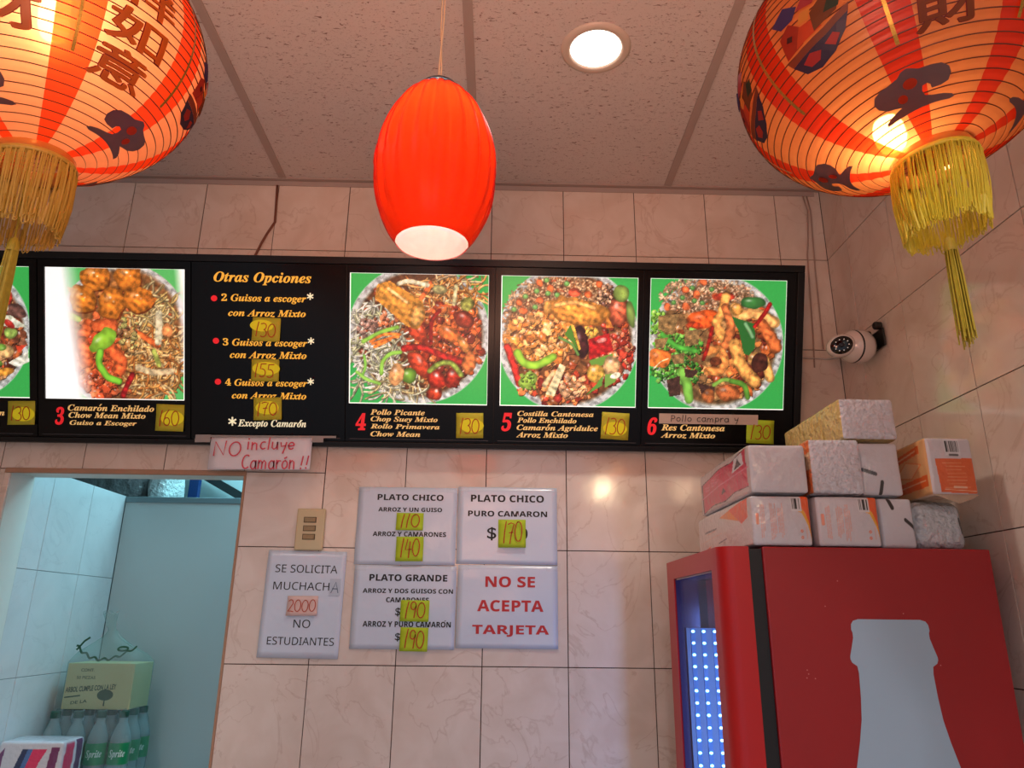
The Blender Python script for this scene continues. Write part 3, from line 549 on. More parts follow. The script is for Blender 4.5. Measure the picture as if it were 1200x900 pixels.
# ceiling: lay-in boards on a T grid
ceiling = struct(MB().box(XL, XR, YF, YB+1.35, ZC+0.03, ZC+0.06).build('ceiling', mat('ceiling_void', (90, 80, 76), 0.9)))
BAR = mat('painted_grid_bar', (176, 158, 150), 0.6, noise=0.05)
gx = [XL, -1.969, -1.343, -0.717, -0.091, 0.534, XR]; gy = [YB, 0.90, -0.32, YF]
for i in range(len(gx)-1):
    for j in range(len(gy)-1):
        x0, x1, y1, y0 = gx[i], gx[i+1], gy[j], gy[j+1]
        b = MB()
        if i == 4 and j == 0:   # board with the round cut-out of the downlight
            cx, cy, r = 0.223, 1.505, 0.078; n = 48; ring = [(cx+r*math.cos(2*PI*k/n), cy+r*math.sin(2*PI*k/n), ZC) for k in range(n)]
            def edge(a):
                dx, dy = math.cos(a), math.sin(a); t = min(((x1-cx)/dx if dx > 1e-9 else 9e9), ((x0-cx)/dx if dx < -1e-9 else 9e9), ((y1-cy)/dy if dy > 1e-9 else 9e9), ((y0-cy)/dy if dy < -1e-9 else 9e9)); return (cx+dx*t, cy+dy*t, ZC)
            an = sorted(set([2*PI*k/n for k in range(n)]))
            out = [edge(a) for a in an]; fs = [(k, n+k, n+(k+1) % n, (k+1) % n) for k in range(n)]
            b.add(ring+out, fs)
            cs = [(x1, y1), (x0, y1), (x0, y0), (x1, y0)]
            for (qx, qy) in cs:
                a = math.atan2(qy-cy, qx-cx) % (2*PI); k = int(a/(2*PI)*n) % n
                b.add([out[k], (qx, qy, ZC), out[(k+1) % n]], [(0, 1, 2)])
            b.add([(p[0], p[1], ZC) for p in ring]+[(p[0], p[1], ZC+0.03) for p in ring], [(k, (k+1) % n, n+(k+1) % n, n+k) for k in range(n)])
        else:
            b.box(x0, x1, y0, y1, ZC, ZC+0.012)
        b.build('ceiling_board', CEILM, ceiling)
def bar(x0, x1, y0, y1, z0=ZC-0.004, z1=ZC+0.004): MB().box(x0, x1, y0, y1, z0, z1).build('grid_bar', BAR, ceiling)
for x in gx[1:-1]: bar(x-0.0115, x+0.0115, YF, YB-0.018)
for y in gy[1:-1]:
    for i in range(len(gx)-1): bar(gx[i]+0.012, gx[i+1]-0.012, y-0.0115, y+0.0115)
for (a, b_, c, d) in ((XL, XR-0.018, YB-0.018, YB-0.0005), (XR-0.018, XR-0.0005, YF, YB-0.0005)): MB().box(a, b_, c, d, ZC-0.006, ZC).build('wall_angle', BAR, ceiling)
MB().box(XL, XR-0.018, YB-0.003, YB-0.0005, ZC-0.022, ZC-0.006).build('wall_angle', BAR, ceiling)

def sb(s_):
    """bold sans-serif capitals"""
    return ''.join(chr(0x1D5D4+ord(c)-65) if 'A' <= c <= 'Z' else ('\U0001D5E2' if c == 'Ó' else (chr(0x1D7EC+int(c)) if c.isdigit() else c)) for c in s_)

# ------------------------------------------------------------------ menu board
BO = Vector((0, 2.08, 2.088)); Bs = Vector((0, -0.337524, 0.94131692)); Bn = Vector((1, 0, 0)).cross(Bs)
def frameM(o, u, v):
    n = u.cross(v); M = Matrix((u, v, n)).transposed().to_4x4(); M.translation = o; return M
MBOARD = frameM(BO, Vector((1, 0, 0)), Bs)
board = thing('menu_board', 'long black backlit menu board of dish photographs on the back wall', 'menu board', M=MBOARD)
BLK = mat('black_board_plastic', (12, 11, 12), 0.35, noise=0.1, spec=0.3); BLK2 = mat('black_caption_film', (7, 6, 8), 0.25, spec=0.2)
BX0, BX1, BH = -1.765, 0.862, 0.535
# wedge case: front face at local z=-0.012, back against the wall
Mi = MBOARD.inverted()
def wl(x, y, z): return Mi @ Vector((x, y, z))
yw = YB-0.0015
t0, t1 = 0.0, BH
cs = []
for x in (BX0, BX1):
    f0 = Vector((x, 0.0, -0.012)); f1 = Vector((x, BH, -0.012)); w0 = MBOARD @ f0; w1 = MBOARD @ f1
    cs += [f0, f1, wl(x, yw, w1.z), wl(x, yw, w0.z)]
MB().add(cs, [(0, 1, 2, 3), (7, 6, 5, 4), (1, 5, 6, 2), (3, 7, 4, 0), (2, 6, 7, 3), (0, 4, 5, 1)]).build('case', BLK, board)
fb = MB()
fb.chbox = None
def bar2(mb_, x0, x1, y0, y1, z0, z1): mb_.box(x0, x1, y0, y1, z0, z1)
f = MB(); bar2(f, BX0, BX1, BH-0.020, BH, -0.012, 0.004); bar2(f, BX0, BX1, -0.002, 0.012, -0.012, 0.004); bar2(f, BX0, BX0+0.02, 0.012, BH-0.02, -0.012, 0.004); bar2(f, BX1-0.02, BX1, 0.012, BH-0.02, -0.012, 0.004)
f.build('frame', BLK, board, bevel=0.0015)
pans = [(-1.745, -1.311), (-1.308, -0.880), (-0.877, -0.443), (-0.440, -0.021), (-0.018, 0.403), (0.406, 0.842)]
pics = [(-1.72, -1.332), (-1.290, -0.897), None, (-0.432, -0.038), (-0.002, 0.388), (0.423, 0.815)]
PRINT = mat('backlit_dish_print', rough=0.3, attr=True, attr_emit=0.80, spec=0.4)
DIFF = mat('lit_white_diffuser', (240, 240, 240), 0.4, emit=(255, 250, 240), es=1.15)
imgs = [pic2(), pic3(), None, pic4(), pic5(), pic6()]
v0, v1 = 0.121, 0.492
nums = [None, 'three', None, 'four', 'five', 'six']
PLATES = []
for k, (a, b_) in enumerate(pans):
    # panel face: black film with a window for the photograph
    p = MB()
    if pics[k]:
        c, d = pics[k]
        p.box(a, b_, 0.013, v0, -0.011, -0.003); p.box(a, b_, v1, BH-0.021, -0.011, -0.003); p.box(a, c, v0, v1, -0.011, -0.003); p.box(d, b_, v0, v1, -0.011, -0.003)
    else: p.box(a, b_, 0.013, BH-0.021, -0.011, -0.003)
    p.build('black_panel', BLK2, board)
    if not pics[k]: continue
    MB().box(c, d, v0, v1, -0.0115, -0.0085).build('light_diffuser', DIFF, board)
    img = imgs[k]; H, W = img.shape[:2]
    U, V = np.meshgrid(np.linspace(0, 1, W), np.linspace(1, 0, H))
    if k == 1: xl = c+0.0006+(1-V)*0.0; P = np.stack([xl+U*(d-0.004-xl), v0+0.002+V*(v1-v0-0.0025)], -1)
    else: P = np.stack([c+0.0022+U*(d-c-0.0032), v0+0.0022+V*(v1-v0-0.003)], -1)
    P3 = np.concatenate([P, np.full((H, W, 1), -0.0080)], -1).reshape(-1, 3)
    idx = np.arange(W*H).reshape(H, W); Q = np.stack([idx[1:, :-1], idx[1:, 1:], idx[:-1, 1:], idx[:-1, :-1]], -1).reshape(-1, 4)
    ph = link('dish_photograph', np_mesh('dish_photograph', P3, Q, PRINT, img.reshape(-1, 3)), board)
    ph['label'] = {0: 'backlit photograph of a stir fry plate, cut by the left edge', 1: 'backlit photograph of glazed balls, shrimp and noodles, bleached at its left', 3: 'backlit photograph of an egg roll over chop suey and chicken', 4: 'backlit photograph of rice, ribs and a glazed roll', 5: 'backlit photograph of rice, broccoli beef and fried shrimp'}[k]
# lettering of the board
def bi(s_):
    """bold italic serif letters"""
    out = ''
    for ch in s_:
        if 'A' <= ch <= 'Z': out += chr(0x1D468+ord(ch)-65)
        elif 'a' <= ch <= 'z': out += chr(0x1D482+ord(ch)-97)
        elif ch in '0123456789': out += chr(0x1D7CE+int(ch))
        elif ch == 'ó': out += chr(0x1D482+14)
        else: out += ch
    return out
GOLD = mat('gold_print', (228, 184, 112), 0.5, emit=(228, 184, 112), es=0.55); GOLD2 = mat('amber_print', (236, 176, 60), 0.5, emit=(236, 176, 60), es=0.6)
CREAM = mat('cream_print', (232, 226, 190), 0.5, emit=(232, 226, 190), es=0.6); RED = mat('red_print', (214, 26, 34), 0.5, emit=(214, 26, 34), es=0.7)
zt = -0.0022
TX = {1: [('Camarón Enchilado', -1.225, -0.982, 0.0873, 0.1053), ('Chow Mean Mixto', -1.223, -1.006, 0.0671, 0.0838), ('Guiso a Escoger', -1.22, -1.031, 0.0437, 0.0604)],
      0: [('Camarón', -1.521, -1.402, 0.0702, 0.087)],
      3: [('Pollo Picante', -0.37, -0.215, 0.0892, 0.1053), ('Chop Suey Mixto', -0.369, -0.178, 0.0667, 0.0851), ('Rollo Primavera', -0.369, -0.172, 0.05, 0.0639), ('Chow Mean', -0.369, -0.227, 0.0275, 0.0427)],
      4: [('Costilla Cantonesa', 0.049, 0.268, 0.0924, 0.1072), ('Pollo Enchilado', 0.049, 0.219, 0.0734, 0.0883), ('Camarón Agridulce', 0.048, 0.281, 0.0478, 0.068), ('Arroz Mixto', 0.047, 0.195, 0.0297, 0.0468)],
      5: [('Res Cantonesa', 0.463, 0.646, 0.0572, 0.0753), ('Arroz Mixto', 0.462, 0.619, 0.0351, 0.0519)]}
def accent(mb_, body, x0, x1, y0, y1, z):
    """acute over the o of -ón words (the serif letters have none)"""
    v, fc = text_verts(bi(body)); i = body.find('ó')
    if i < 0: return
    va, _ = text_verts(bi(body[:i+1])); a = v.min(0)[0]; b2 = v.max(0)[0]; xo = x0+(va.max(0)[0]-0.22-a)/(b2-a)*(x1-x0); h = y1-y0
    mb_.add([(xo-0.04*h, y0+0.80*h, z), (xo+0.12*h, y0+0.80*h, z), (xo+0.42*h, y0+1.12*h, z), (xo+0.16*h, y0+1.12*h, z)], [(0, 1, 2, 3)])
for k, L_ in TX.items():
    for body, a, b_, c, d in L_: t = MB(); put_text(t, bi(body), a, b_, c, d, zt, 0.012); accent(t, body, a, b_, c, d, zt); t.build('caption_line', GOLD, board)
for body, a, b_, c, d in [('Otras Opciones', -0.815, -0.54, 0.4514, 0.4878), ('2 Guisos a escoger', -0.793, -0.554, 0.3995, 0.4261), ('con Arroz Mixto', -0.774, -0.555, 0.3612, 0.3824), ('3 Guisos a escoger', -0.789, -0.55, 0.2739, 0.3005), ('con Arroz Mixto', -0.769, -0.552, 0.2423, 0.2644), ('4 Guisos a escoger', -0.782, -0.549, 0.1604, 0.186), ('con Arroz Mixto', -0.763, -0.552, 0.1275, 0.1487)]:
    t = MB(); put_text(t, bi(body), a, b_, c, d, zt, 0.012); t.build('options_line', GOLD2, board)
t = MB(); put_text(t, bi('Excepto Camarón'), -0.745, -0.552, 0.0446, 0.0704, zt, 0.01); accent(t, 'Excepto Camarón', -0.745, -0.552, 0.0446, 0.068, zt); t.build('footnote_line', CREAM, board)
for a, b_, c, d in [(-0.551, -0.535, 0.4131, 0.4315), (-0.548, -0.532, 0.2878, 0.3049), (-0.548, -0.532, 0.1721, 0.1901), (-0.771, -0.751, 0.0541, 0.0743)]:
    cx, cy, r = (a+b_)/2, (c+d)/2, (b_-a)*0.55
    t = MB()
    for q in range(3): an = PI/2+q*PI/3; t.ribbon([(cx-r*math.cos(an), cy-r*math.sin(an)), (cx+r*math.cos(an), cy+r*math.sin(an))], r*0.42, zt)
    t.build('asterisk', CREAM, board)
for a, b_, c, d in [(-0.822, -0.805, 0.4036, 0.4207), (-0.817, -0.799, 0.2837, 0.3008), (-0.811, -0.793, 0.168, 0.1847)]:
    n = 16; MB().add([((a+b_)/2+0.009*math.cos(2*PI*k/n), (c+d)/2+0.0085*math.sin(2*PI*k/n), zt) for k in range(n)], [tuple(range(n))]).build('red_dot', RED, board)
for body, a, b_, c, d in [('3', -1.261, -1.235, 0.0468, 0.0977), ('4', -0.412, -0.382, 0.0446, 0.0936), ('5', 0.004, 0.034, 0.0478, 0.1009), ('6', 0.423, 0.451, 0.0437, 0.0946)]:
    t = MB(); put_text(t, bi(body), a, b_, c, d, zt, 0.02, 0.15); t.build('dish_number', RED, board)
LINE = mat('grey_hairline', (70, 66, 70), 0.5)
for k, (a, b_) in enumerate(pans):
    t = MB(); t.ribbon([(a+0.012, 0.020), (b_-0.012, 0.020)], 0.0016, zt)
    t.build('hairline', LINE, board)

# ------------------------------------------------------------------ sticky price notes
def note_mat(col, k): return mat('sticky_paper_%d' % k, col, 0.7, noise=0.05, nscale=30)
NB = note_mat((196, 190, 50), 1); NW = note_mat((184, 212, 40), 2); NO_ = note_mat((226, 196, 190), 3)
INK = mat('red_orange_marker', (186, 60, 14), 0.6); INKR = mat('red_crayon', (214, 70, 92), 0.6); INKB = mat('black_ink', (18, 16, 20), 0.6); INKG = mat('grey_pen', (96, 112, 138), 0.6)
YGL = mat('yellow_highlight', (206, 190, 20), 0.6, emit=(206, 190, 20), es=0.35)  # painted glow of the board's backlight coming through the notes
def sheet(name, w_, h_, curl=0.004, n=8, th=0.0003, wob=0.0):
    """thin sheet with its lower edge lifting off; local xy, top edge at y=0, centre x=0"""
    V = []; 
    for j in range(n+1):
        for i in range(n+1):
            u, v = i/n, j/n; V.append(((u-0.5)*w_, -v*h_, curl*v*v+wob*math.sin(u*9+v*5)*math.sin(v*PI)*0.5+wob*0.6*math.sin(v*11+u*3)))
    Fq = []; N1 = n+1
    for j in range(n):
        for i in range(n): a = j*N1+i; Fq.append((a, a+N1, a+N1+1, a+1))
    m = MB(); m.add(V, Fq); m.add([(x, y, z-th) for x, y, z in V], [tuple(reversed(q)) for q in Fq])
    nv = len(V); bd = [i for i in range(N1)]+[j*N1+n for j in range(1, N1)]+[n*N1+i for i in range(n-1, -1, -1)]+[j*N1 for j in range(n-1, 0, -1)]
    for q, a in enumerate(bd): b2 = bd[(q+1) % len(bd)]; m.f.append((a, b2, b2+nv, a+nv)); m.m.append(0)
    return m
def note(M, w_, h_, txt, paper, ink, label, group, tilt=0.0, hl=None, wd=0.0028, curl=0.006, box=(0.16, 0.84, 0.2, 0.82)):
    r = thing('sticky_note', label, 'sticky note', M=M @ Matrix.Rotation(tilt, 4, 'Z'), group=group)
    sheet('p', w_, h_, curl, 5).build('paper', paper, r, smooth=True)
    zz_ = curl+0.0004
    if hl:
        m = MB(); cx, cy, rx, ry = hl; n = 20; m.add([((cx-0.5)*w_+rx*w_*math.cos(2*PI*k/n), -cy*h_+ry*h_*math.sin(2*PI*k/n), zz_-0.0002) for k in range(n)], [tuple(range(n))]); m.build('yellow_mark', YGL, r)
    m = MB(); put_hand(m, txt, (box[0]-0.5)*w_, (box[1]-0.5)*w_, -box[3]*h_, -box[2]*h_, zz_+0.0002, wd); m.build('handwriting', ink, r)
    return r
BN = [('130', -1.392, -1.316, 0.0459, 0.1126, 'note reading 130 under the leftmost, cut-off dish photograph', (0.6, 0.55, 0.42, 0.3), 0.02),
      ('160', -0.975, -0.896, 0.0342, 0.1094, 'note reading 160 beside the caption of the bleached shrimp photograph', (0.6, 0.5, 0.42, 0.28), -0.02),
      ('130', -0.704, -0.625, 0.2932, 0.3603, 'note reading 130, topmost of three in the Otras Opciones list', (0.35, 0.35, 0.42, 0.25), -0.03),
      ('155', -0.707, -0.629, 0.1797, 0.2423, 'note reading 155 in the middle of the Otras Opciones list', (0.55, 0.42, 0.5, 0.3), 0.0),
      ('170', -0.701, -0.622, 0.0702, 0.1338, 'note reading 170, lowest of three in the Otras Opciones list', (0.5, 0.45, 0.42, 0.3), 0.03),
      ('130', -0.125, -0.048, 0.0275, 0.0987, 'note reading 130 beside the caption of the egg roll photograph', (0.58, 0.5, 0.44, 0.28), 0.01),
      ('130', 0.292, 0.371, 0.0297, 0.1063, 'note reading 130 beside the caption of the ribs and rice photograph', (0.5, 0.6, 0.44, 0.26), -0.05),
      ('130', 0.709, 0.788, 0.0244, 0.0914, 'note reading 130 beside the caption of the broccoli photograph', None, -0.03)]
for k, (t_, a, b_, c, d, lab, hl, ti) in enumerate(BN):
    note(MBOARD @ Matrix.Translation(((a+b_)/2, d, -0.0015)), b_-a, d-c, t_, NB if k < 7 else NW, INK, 'yellow-green sticky '+lab, 'price notes on the menu board', ti, hl)
t = thing('paper_label', 'white handwritten strip reading Pollo campra y above the caption of the broccoli photograph', 'label', M=MBOARD @ Matrix.Translation((0.5985, 0.1062, -0.0015)))
sheet('p', 0.285, 0.029, 0.0004, 4).build('paper', mat('cream_label_paper', (206, 184, 168), 0.7), t)
m = MB(); put_hand(m, 'Pollo campra y', -0.108, 0.085, -0.027, -0.004, 0.0012, 0.002); m.build('handwriting', INKB, t)

# ------------------------------------------------------------------ paper signs on the tiles
MW = frameM(Vector((0, YB-0.0008, 0)), Vector((1, 0, 0)), Vector((0, 0, 1)))
PAPER = mat('white_sign_paper', (208, 220, 238), 0.28, noise=0.03, nscale=6, bump=0.35, bscale=9, bdist=0.01, coat=0.5, coat_rough=0.2)
TAPE = film_mat('clear_tape', (255, 255, 255), 0.05, 0.15, 0)
BT = mat('black_toner', (20, 18, 22), 0.55); RT = mat('red_toner', (200, 44, 48), 0.5)
def sign(name, label, x0, x1, z0, z1, texts, col=BT, tilt=0.0, M=None, bold=0.03, wob=0.0012):
    r = thing('paper_sign', label, 'sign', M=(M or MW) @ Matrix.Translation(((x0+x1)/2, z1, 0.0)) @ Matrix.Rotation(tilt, 4, 'Z'))
    sh = sheet('p', x1-x0, z1-z0, 0.001, 16, wob=wob); sh.v = [(x, y, z+0.0022) for x, y, z in sh.v]; sh.build('sheet', PAPER, r, smooth=True)
    w_, h_ = x1-x0, z1-z0
    for body, a, b_, c, d in texts:
        m = MB(); put_text(m, sb(body) if bold > 0.02 else ''.join(chr(0x1D5A0+ord(q)-65) if 'A' <= q <= 'Z' else q for q in body), a-(x0+x1)/2, b_-(x0+x1)/2, c-z1, (c+(d-c)*(0.86 if 'Ó' in body else 1))-z1, 0, 0.008 if bold > 0.02 else 0.0)
        if 'Ó' in body: xo = b_-(x0+x1)/2-(b_-a)*0.073; yo = c+(d-c)*0.90-z1; m.add([(xo-0.001, yo, 0), (xo+0.001, yo, 0), (xo+0.004, yo+0.003, 0), (xo+0.001, yo+0.003, 0)], [(0, 1, 2, 3)])
        # the ink lies on the wavy sheet
        m.v = [(x, y, 0.0029+0.001*(y/h_)**2+wob*math.sin((x/w_+0.5)*9-y/h_*5)*math.sin(-y/h_*PI)*0.5+wob*0.6*math.sin(-y/h_*11+(x/w_+0.5)*3)) for x, y, z in m.v]
        m.build('text_line', col, r)
    for (tx, ty) in ((-w_/2+0.012, -0.006), (w_/2-0.012, -0.006)): MB().add([(tx-0.020, ty-0.009, 0.0052), (tx+0.020, ty-0.009, 0.0052), (tx+0.020, ty+0.012, 0.0050), (tx-0.020, ty+0.012, 0.0050)], [(0, 1, 2, 3)]).build('tape', TAPE, r)
    return r
s_chico = sign('s', 'white paper sign headed PLATO CHICO with prices for rice dishes', -0.398, -0.118, 1.7615, 1.977, [('PLATO CHICO', -0.344, -0.157, 1.94, 1.957), ('ARROZ Y UN GUISO', -0.34, -0.16, 1.908, 1.92), ('ARROZ Y CAMARONES', -0.351, -0.146, 1.839, 1.852)])
s_puro = sign('s', 'white paper sign reading PLATO CHICO PURO CAMARON', -0.1155, 0.166, 1.766, 1.981, [('PLATO CHICO', -0.079, 0.129, 1.939, 1.959), ('PURO CAMARON', -0.086, 0.138, 1.898, 1.914), ('$', -0.031, -0.005, 1.831, 1.868), ('0', 0.06, 0.083, 1.836, 1.866)])
s_grande = sign('s', 'white paper sign headed PLATO GRANDE, below the PLATO CHICO rice sign', -0.394, -0.113, 1.5415, 1.760, [('PLATO GRANDE', -0.352, -0.138, 1.718, 1.736), ('ARROZ Y DOS GUISOS CON', -0.368, -0.121, 1.686, 1.698), ('CAMARONES', -0.303, -0.186, 1.662, 1.675), ('$', -0.276, -0.262, 1.625, 1.648), ('ARROZ Y PURO CAMARÓN', -0.362, -0.124, 1.598, 1.615), ('$', -0.273, -0.259, 1.561, 1.583)])
s_tarj = sign('s', 'white paper sign reading NO SE ACEPTA TARJETA in red letters', -0.110, 0.1665, 1.546, 1.764, [('NO SE', -0.033, 0.104, 1.705, 1.734), ('ACEPTA', -0.054, 0.127, 1.641, 1.671), ('TARJETA', -0.066, 0.142, 1.576, 1.606)], col=RT, bold=0.035)
s_sol = sign('s', 'white paper sign reading SE SOLICITA MUCHACHA, NO ESTUDIANTES, under the light switch', -0.635, -0.419, 1.516, 1.796, [('SE SOLICITA', -0.611, -0.441, 1.737, 1.758), ('MUCHACH', -0.612, -0.459, 1.691, 1.712), ('NO', -0.546, -0.501, 1.593, 1.614), ('ESTUDIANTES', -0.612, -0.433, 1.549, 1.569)], bold=0.006, tilt=-0.01)
t = thing('paper_patch', 'small taped slip with a handwritten A ending the word MUCHACHA', 'label', M=MW @ Matrix.Translation((-0.444, 1.722, 0.0046)))
sheet('p', 0.03, 0.044, 0.0002, 3).build('paper', mat('pale_blue_slip', (190, 202, 218), 0.3, coat=0.5), t)
m = MB(); put_hand(m, 'A', -0.010, 0.009, -0.037, -0.009, 0.0008, 0.0022); m.build('handwriting', INKG, t)
WN = [('110', -0.287, -0.211, 1.8555, 1.9045, 'reading 110 below ARROZ Y UN GUISO', 0.0), ('140', -0.284, -0.208, 1.771, 1.8385, 'reading 140 at the foot of the PLATO CHICO rice sign', 0.01),
      ('190', -0.262, -0.184, 1.6125, 1.668, 'reading 190, upper of the two on the PLATO GRANDE sign', -0.01), ('190', -0.259, -0.184, 1.5365, 1.5975, 'reading 190, lower of the two on the PLATO GRANDE sign', -0.01),
      ('170', 0.0, 0.077, 1.8115, 1.8895, 'reading 170 on the PURO CAMARON sign', 0.01)]
for t_, a, b_, c, d, lab, ti in WN:
    note(MW @ Matrix.Translation(((a+b_)/2, d, 0.0046)), b_-a, d-c, t_, NW, INK, 'lime green sticky note '+lab, 'price notes on the paper signs', ti, box=(0.2, 0.86, 0.08, 0.86), wd=0.0030)
note(MW @ Matrix.Translation((-0.5285, 1.676, 0.0046)), 0.083, 0.052, '2000', NO_, INK, 'pale pink note reading 2000 on the SE SOLICITA sign', None, 0.01, box=(0.06, 0.94, 0.2, 0.8), wd=0.0022)
# handwritten sign hanging from the board's lower edge
MN = frameM(Vector((0, 2.064, 0)), Vector((1, 0, 0)), Vector((0, 0, 1)))
r = thing('handwritten_sign', 'white paper strip handwritten NO incluye Camarón!! in red, taped under the menu board', 'sign', M=MN @ Matrix.Translation((-0.673, 2.104, 0)) @ Matrix.Rotation(0.008, 4, 'Z'))
sheet('p', 0.284, 0.092, 0.0015, 10, wob=0.002).build('sheet', mat('plain_paper', (226, 224, 232), 0.6), r, smooth=True)
m = MB()
for body, a, b_, c, d in [('NO', -0.801, -0.728, 2.050, 2.092), ('incluye', -0.708, -0.579, 2.058, 2.102), ('Camarón', -0.719, -0.575, 2.013, 2.052), ('!!', -0.556, -0.536, 2.014, 2.051)]: put_hand(m, body, a+0.673, b_+0.673, c-2.104, d-2.104, 0.0052, 0.0038)
m.build('handwriting', INKR, r)
MB().box(-0.178, 0.21, -0.001, 0.005, 0.0056, 0.006).box(-0.185, -0.142, -0.016, 0.006, 0.006, 0.0064).box(0.142, 0.175, -0.014, 0.004, 0.006, 0.0064)  .build('tape', film_mat('frosted_tape', (236, 232, 230), 0.30, 0.2, 0), r)

# ------------------------------------------------------------------ light switch
r = thing('light_switch', 'cream three-gang light switch plate above the SE SOLICITA sign', 'light switch', M=MW @ Matrix.Translation((-0.526, 1.855, 0.0)))
SWP = mat('ivory_switch_plastic', (206, 190, 150), 0.3, noise=0.05); SWD = mat('grimy_switch_plastic', (160, 136, 98), 0.4, noise=0.3, nscale=90); DRK = mat('dark_gap', (60, 42, 30), 0.8)
MB().box(-0.0395, 0.0395, -0.0575, 0.0575, 0.0008, 0.009).build('cover_plate', SWP, r, bevel=0.004, seg=3, smooth=True)
for k in range(3):
    zc = 0.026-k*0.0235; MB().box(-0.019, 0.016, zc-0.0078, zc+0.0078, 0.0085, 0.0094).build('switch_bezel', DRK, r)
    MB().add([(-0.0175, zc-0.0064, 0.0094), (0.0145, zc-0.0064, 0.0094), (0.0145, zc+0.0064, 0.0094), (-0.0175, zc+0.0064, 0.0094), (-0.0165, zc-0.006, 0.0105), (0.0135, zc-0.006, 0.0135), (0.0135, zc+0.006, 0.0135), (-0.0165, zc+0.006, 0.0105)], [(4, 5, 6, 7), (0, 1, 5, 4), (1, 2, 6, 5), (2, 3, 7, 6), (3, 0, 4, 7)]).build('rocker', SWD, r)

# ------------------------------------------------------------------ downlight
r = thing('downlight', 'round recessed white ceiling downlight, switched on', 'ceiling light', (0.223, 1.505, ZC))
MB().lathe([(0.062, 0.010), (0.0635, -0.003), (0.068, -0.006), (0.080, -0.006), (0.087, -0.001), (0.087, 0.0005)], 48).build('trim_ring', mat('white_lamp_trim', (214, 196, 180), 0.35), r, smooth=True)
MB().add([(0.063*math.cos(2*PI*k/40), 0.063*math.sin(2*PI*k/40), -0.001) for k in range(40)], [tuple(range(39, -1, -1))]).build('glowing_lens', mat('downlight_lens', (255, 250, 240), 0.4, emit=(255, 246, 232), es=5), r)

# ------------------------------------------------------------------ ribbed red pendant
PC = Vector((-0.1065, 1.0, 2.30))
r = thing('pendant_lamp', 'ribbed red glass pendant lamp, egg-shaped and open below', 'pendant lamp', PC)
pk = [(-0.144, 0.0545), (-0.127, 0.0665), (-0.109, 0.0758), (-0.087, 0.0842), (-0.065, 0.0893), (-0.043, 0.0919), (-0.021, 0.0927), (0.001, 0.0920), (0.023, 0.0888), (0.045, 0.0832), (0.067, 0.0755), (0.089, 0.0655), (0.111, 0.0510), (0.126, 0.0360), (0.136, 0.0190)]
zq = np.linspace(0, len(pk)-1, 57); prof = []
for t_ in zq:
    i = min(int(t_), len(pk)-2); f_ = t_-i; g4 = [np.array(pk[min(max(i+o_, 0), len(pk)-1)]) for o_ in (-1, 0, 1, 2)]
    v_ = 0.5*(2*g4[1]+(g4[2]-g4[0])*f_+(2*g4[0]-5*g4[1]+4*g4[2]-g4[3])*f_**2+(-g4[0]+3*g4[1]-3*g4[2]+g4[3])*f_**3); prof.append((float(v_[1]), float(v_[0])))
rib = lambda a, z: 1+0.11*(abs(math.sin(a*10.0))-0.72)*min(1.0, max(0.0, (z+0.150)/0.10))*(0.55 if z < -0.02 else 1)
RG = _new('red_glass'); m_, N, L, B = RG; N.remove(B); out = [n for n in N if n.type == 'OUTPUT_MATERIAL'][0]
tp = N.new('ShaderNodeBsdfTransparent'); lw = N.new('ShaderNodeLayerWeight'); lw.inputs['Blend'].default_value = 0.35; tm = N.new('ShaderNodeMixRGB'); tm.inputs[1].default_value = (0.62, 0.030, 0.003, 1); tm.inputs[2].default_value = (0.30, 0.004, 0.001, 1); L.new(lw.outputs['Facing'], tm.inputs[0]); L.new(tm.outputs[0], tp.inputs['Color'])
gl = N.new('ShaderNodeBsdfGlossy'); gl.inputs['Roughness'].default_value = 0.35; gl.inputs['Color'].default_value = (0.8, 0.3, 0.3, 1)
fr = N.new('ShaderNodeFresnel'); fr.inputs['IOR'].default_value = 1.25; mx = N.new('ShaderNodeMixShader'); L.new(fr.outputs[0], mx.inputs[0]); L.new(tp.outputs[0], mx.inputs[1]); L.new(gl.outputs[0], mx.inputs[2])
df = N.new('ShaderNodeBsdfDiffuse'); df.inputs['Color'].default_value = (0.5, 0.010, 0.006, 1); mx2 = N.new('ShaderNodeMixShader'); mx2.inputs[0].default_value = 0.30; L.new(mx.outputs[0], mx2.inputs[1]); L.new(df.outputs[0], mx2.inputs[2]); L.new(mx2.outputs[0], out.inputs['Surface'])
MB().lathe(prof, 108, rfun=rib).build('red_glass_shade', m_, r, smooth=True)
OP = shell_mat('opal_inner_glass', (250, 244, 236), trans=0.0, gloss=0.0, diff=0.45)
MB().lathe([(q-0.0022, z) for q, z in prof], 108, rfun=rib).build('opal_lining', OP, r, smooth=True)
MB().lathe([(0.034, 0.1300), (0.030, 0.1365), (0.022, 0.143), (0.012, 0.152), (0.004, 0.156)], 32, cap1=True).build('metal_cap', mat('dark_steel', (70, 84, 100), 0.3, 0.9), r, smooth=True)
MB().lathe([(0.016, 0.138), (0.016, 0.105), (0.013, 0.100)], 20, cap1=False).build('bulb_socket', mat('white_ceramic', (220, 214, 206), 0.4), r, smooth=True)
BULB = mat('lamp_glow', (255, 240, 220), 0.5, emit=(255, 248, 236), es=125)
MB().lathe([(0.001, 0.035), (0.012, 0.039), (0.019, 0.050), (0.021, 0.064), (0.018, 0.078), (0.012, 0.090), (0.012, 0.099)], 16).build('bulb', BULB, r, smooth=True)
cw = mat('twisted_clear_cord', (196, 170, 140), 0.4); H_ = ZC-PC.z
for ph in (0, PI):
    pts = [(0.0022*math.cos(ph+z*22), 0.0022*math.sin(ph+z*22), z) for z in np.linspace(0.152, H_-0.02, 60)]; MB().tube(pts, 0.0013, 5).build('cord', cw, r, smooth=True)
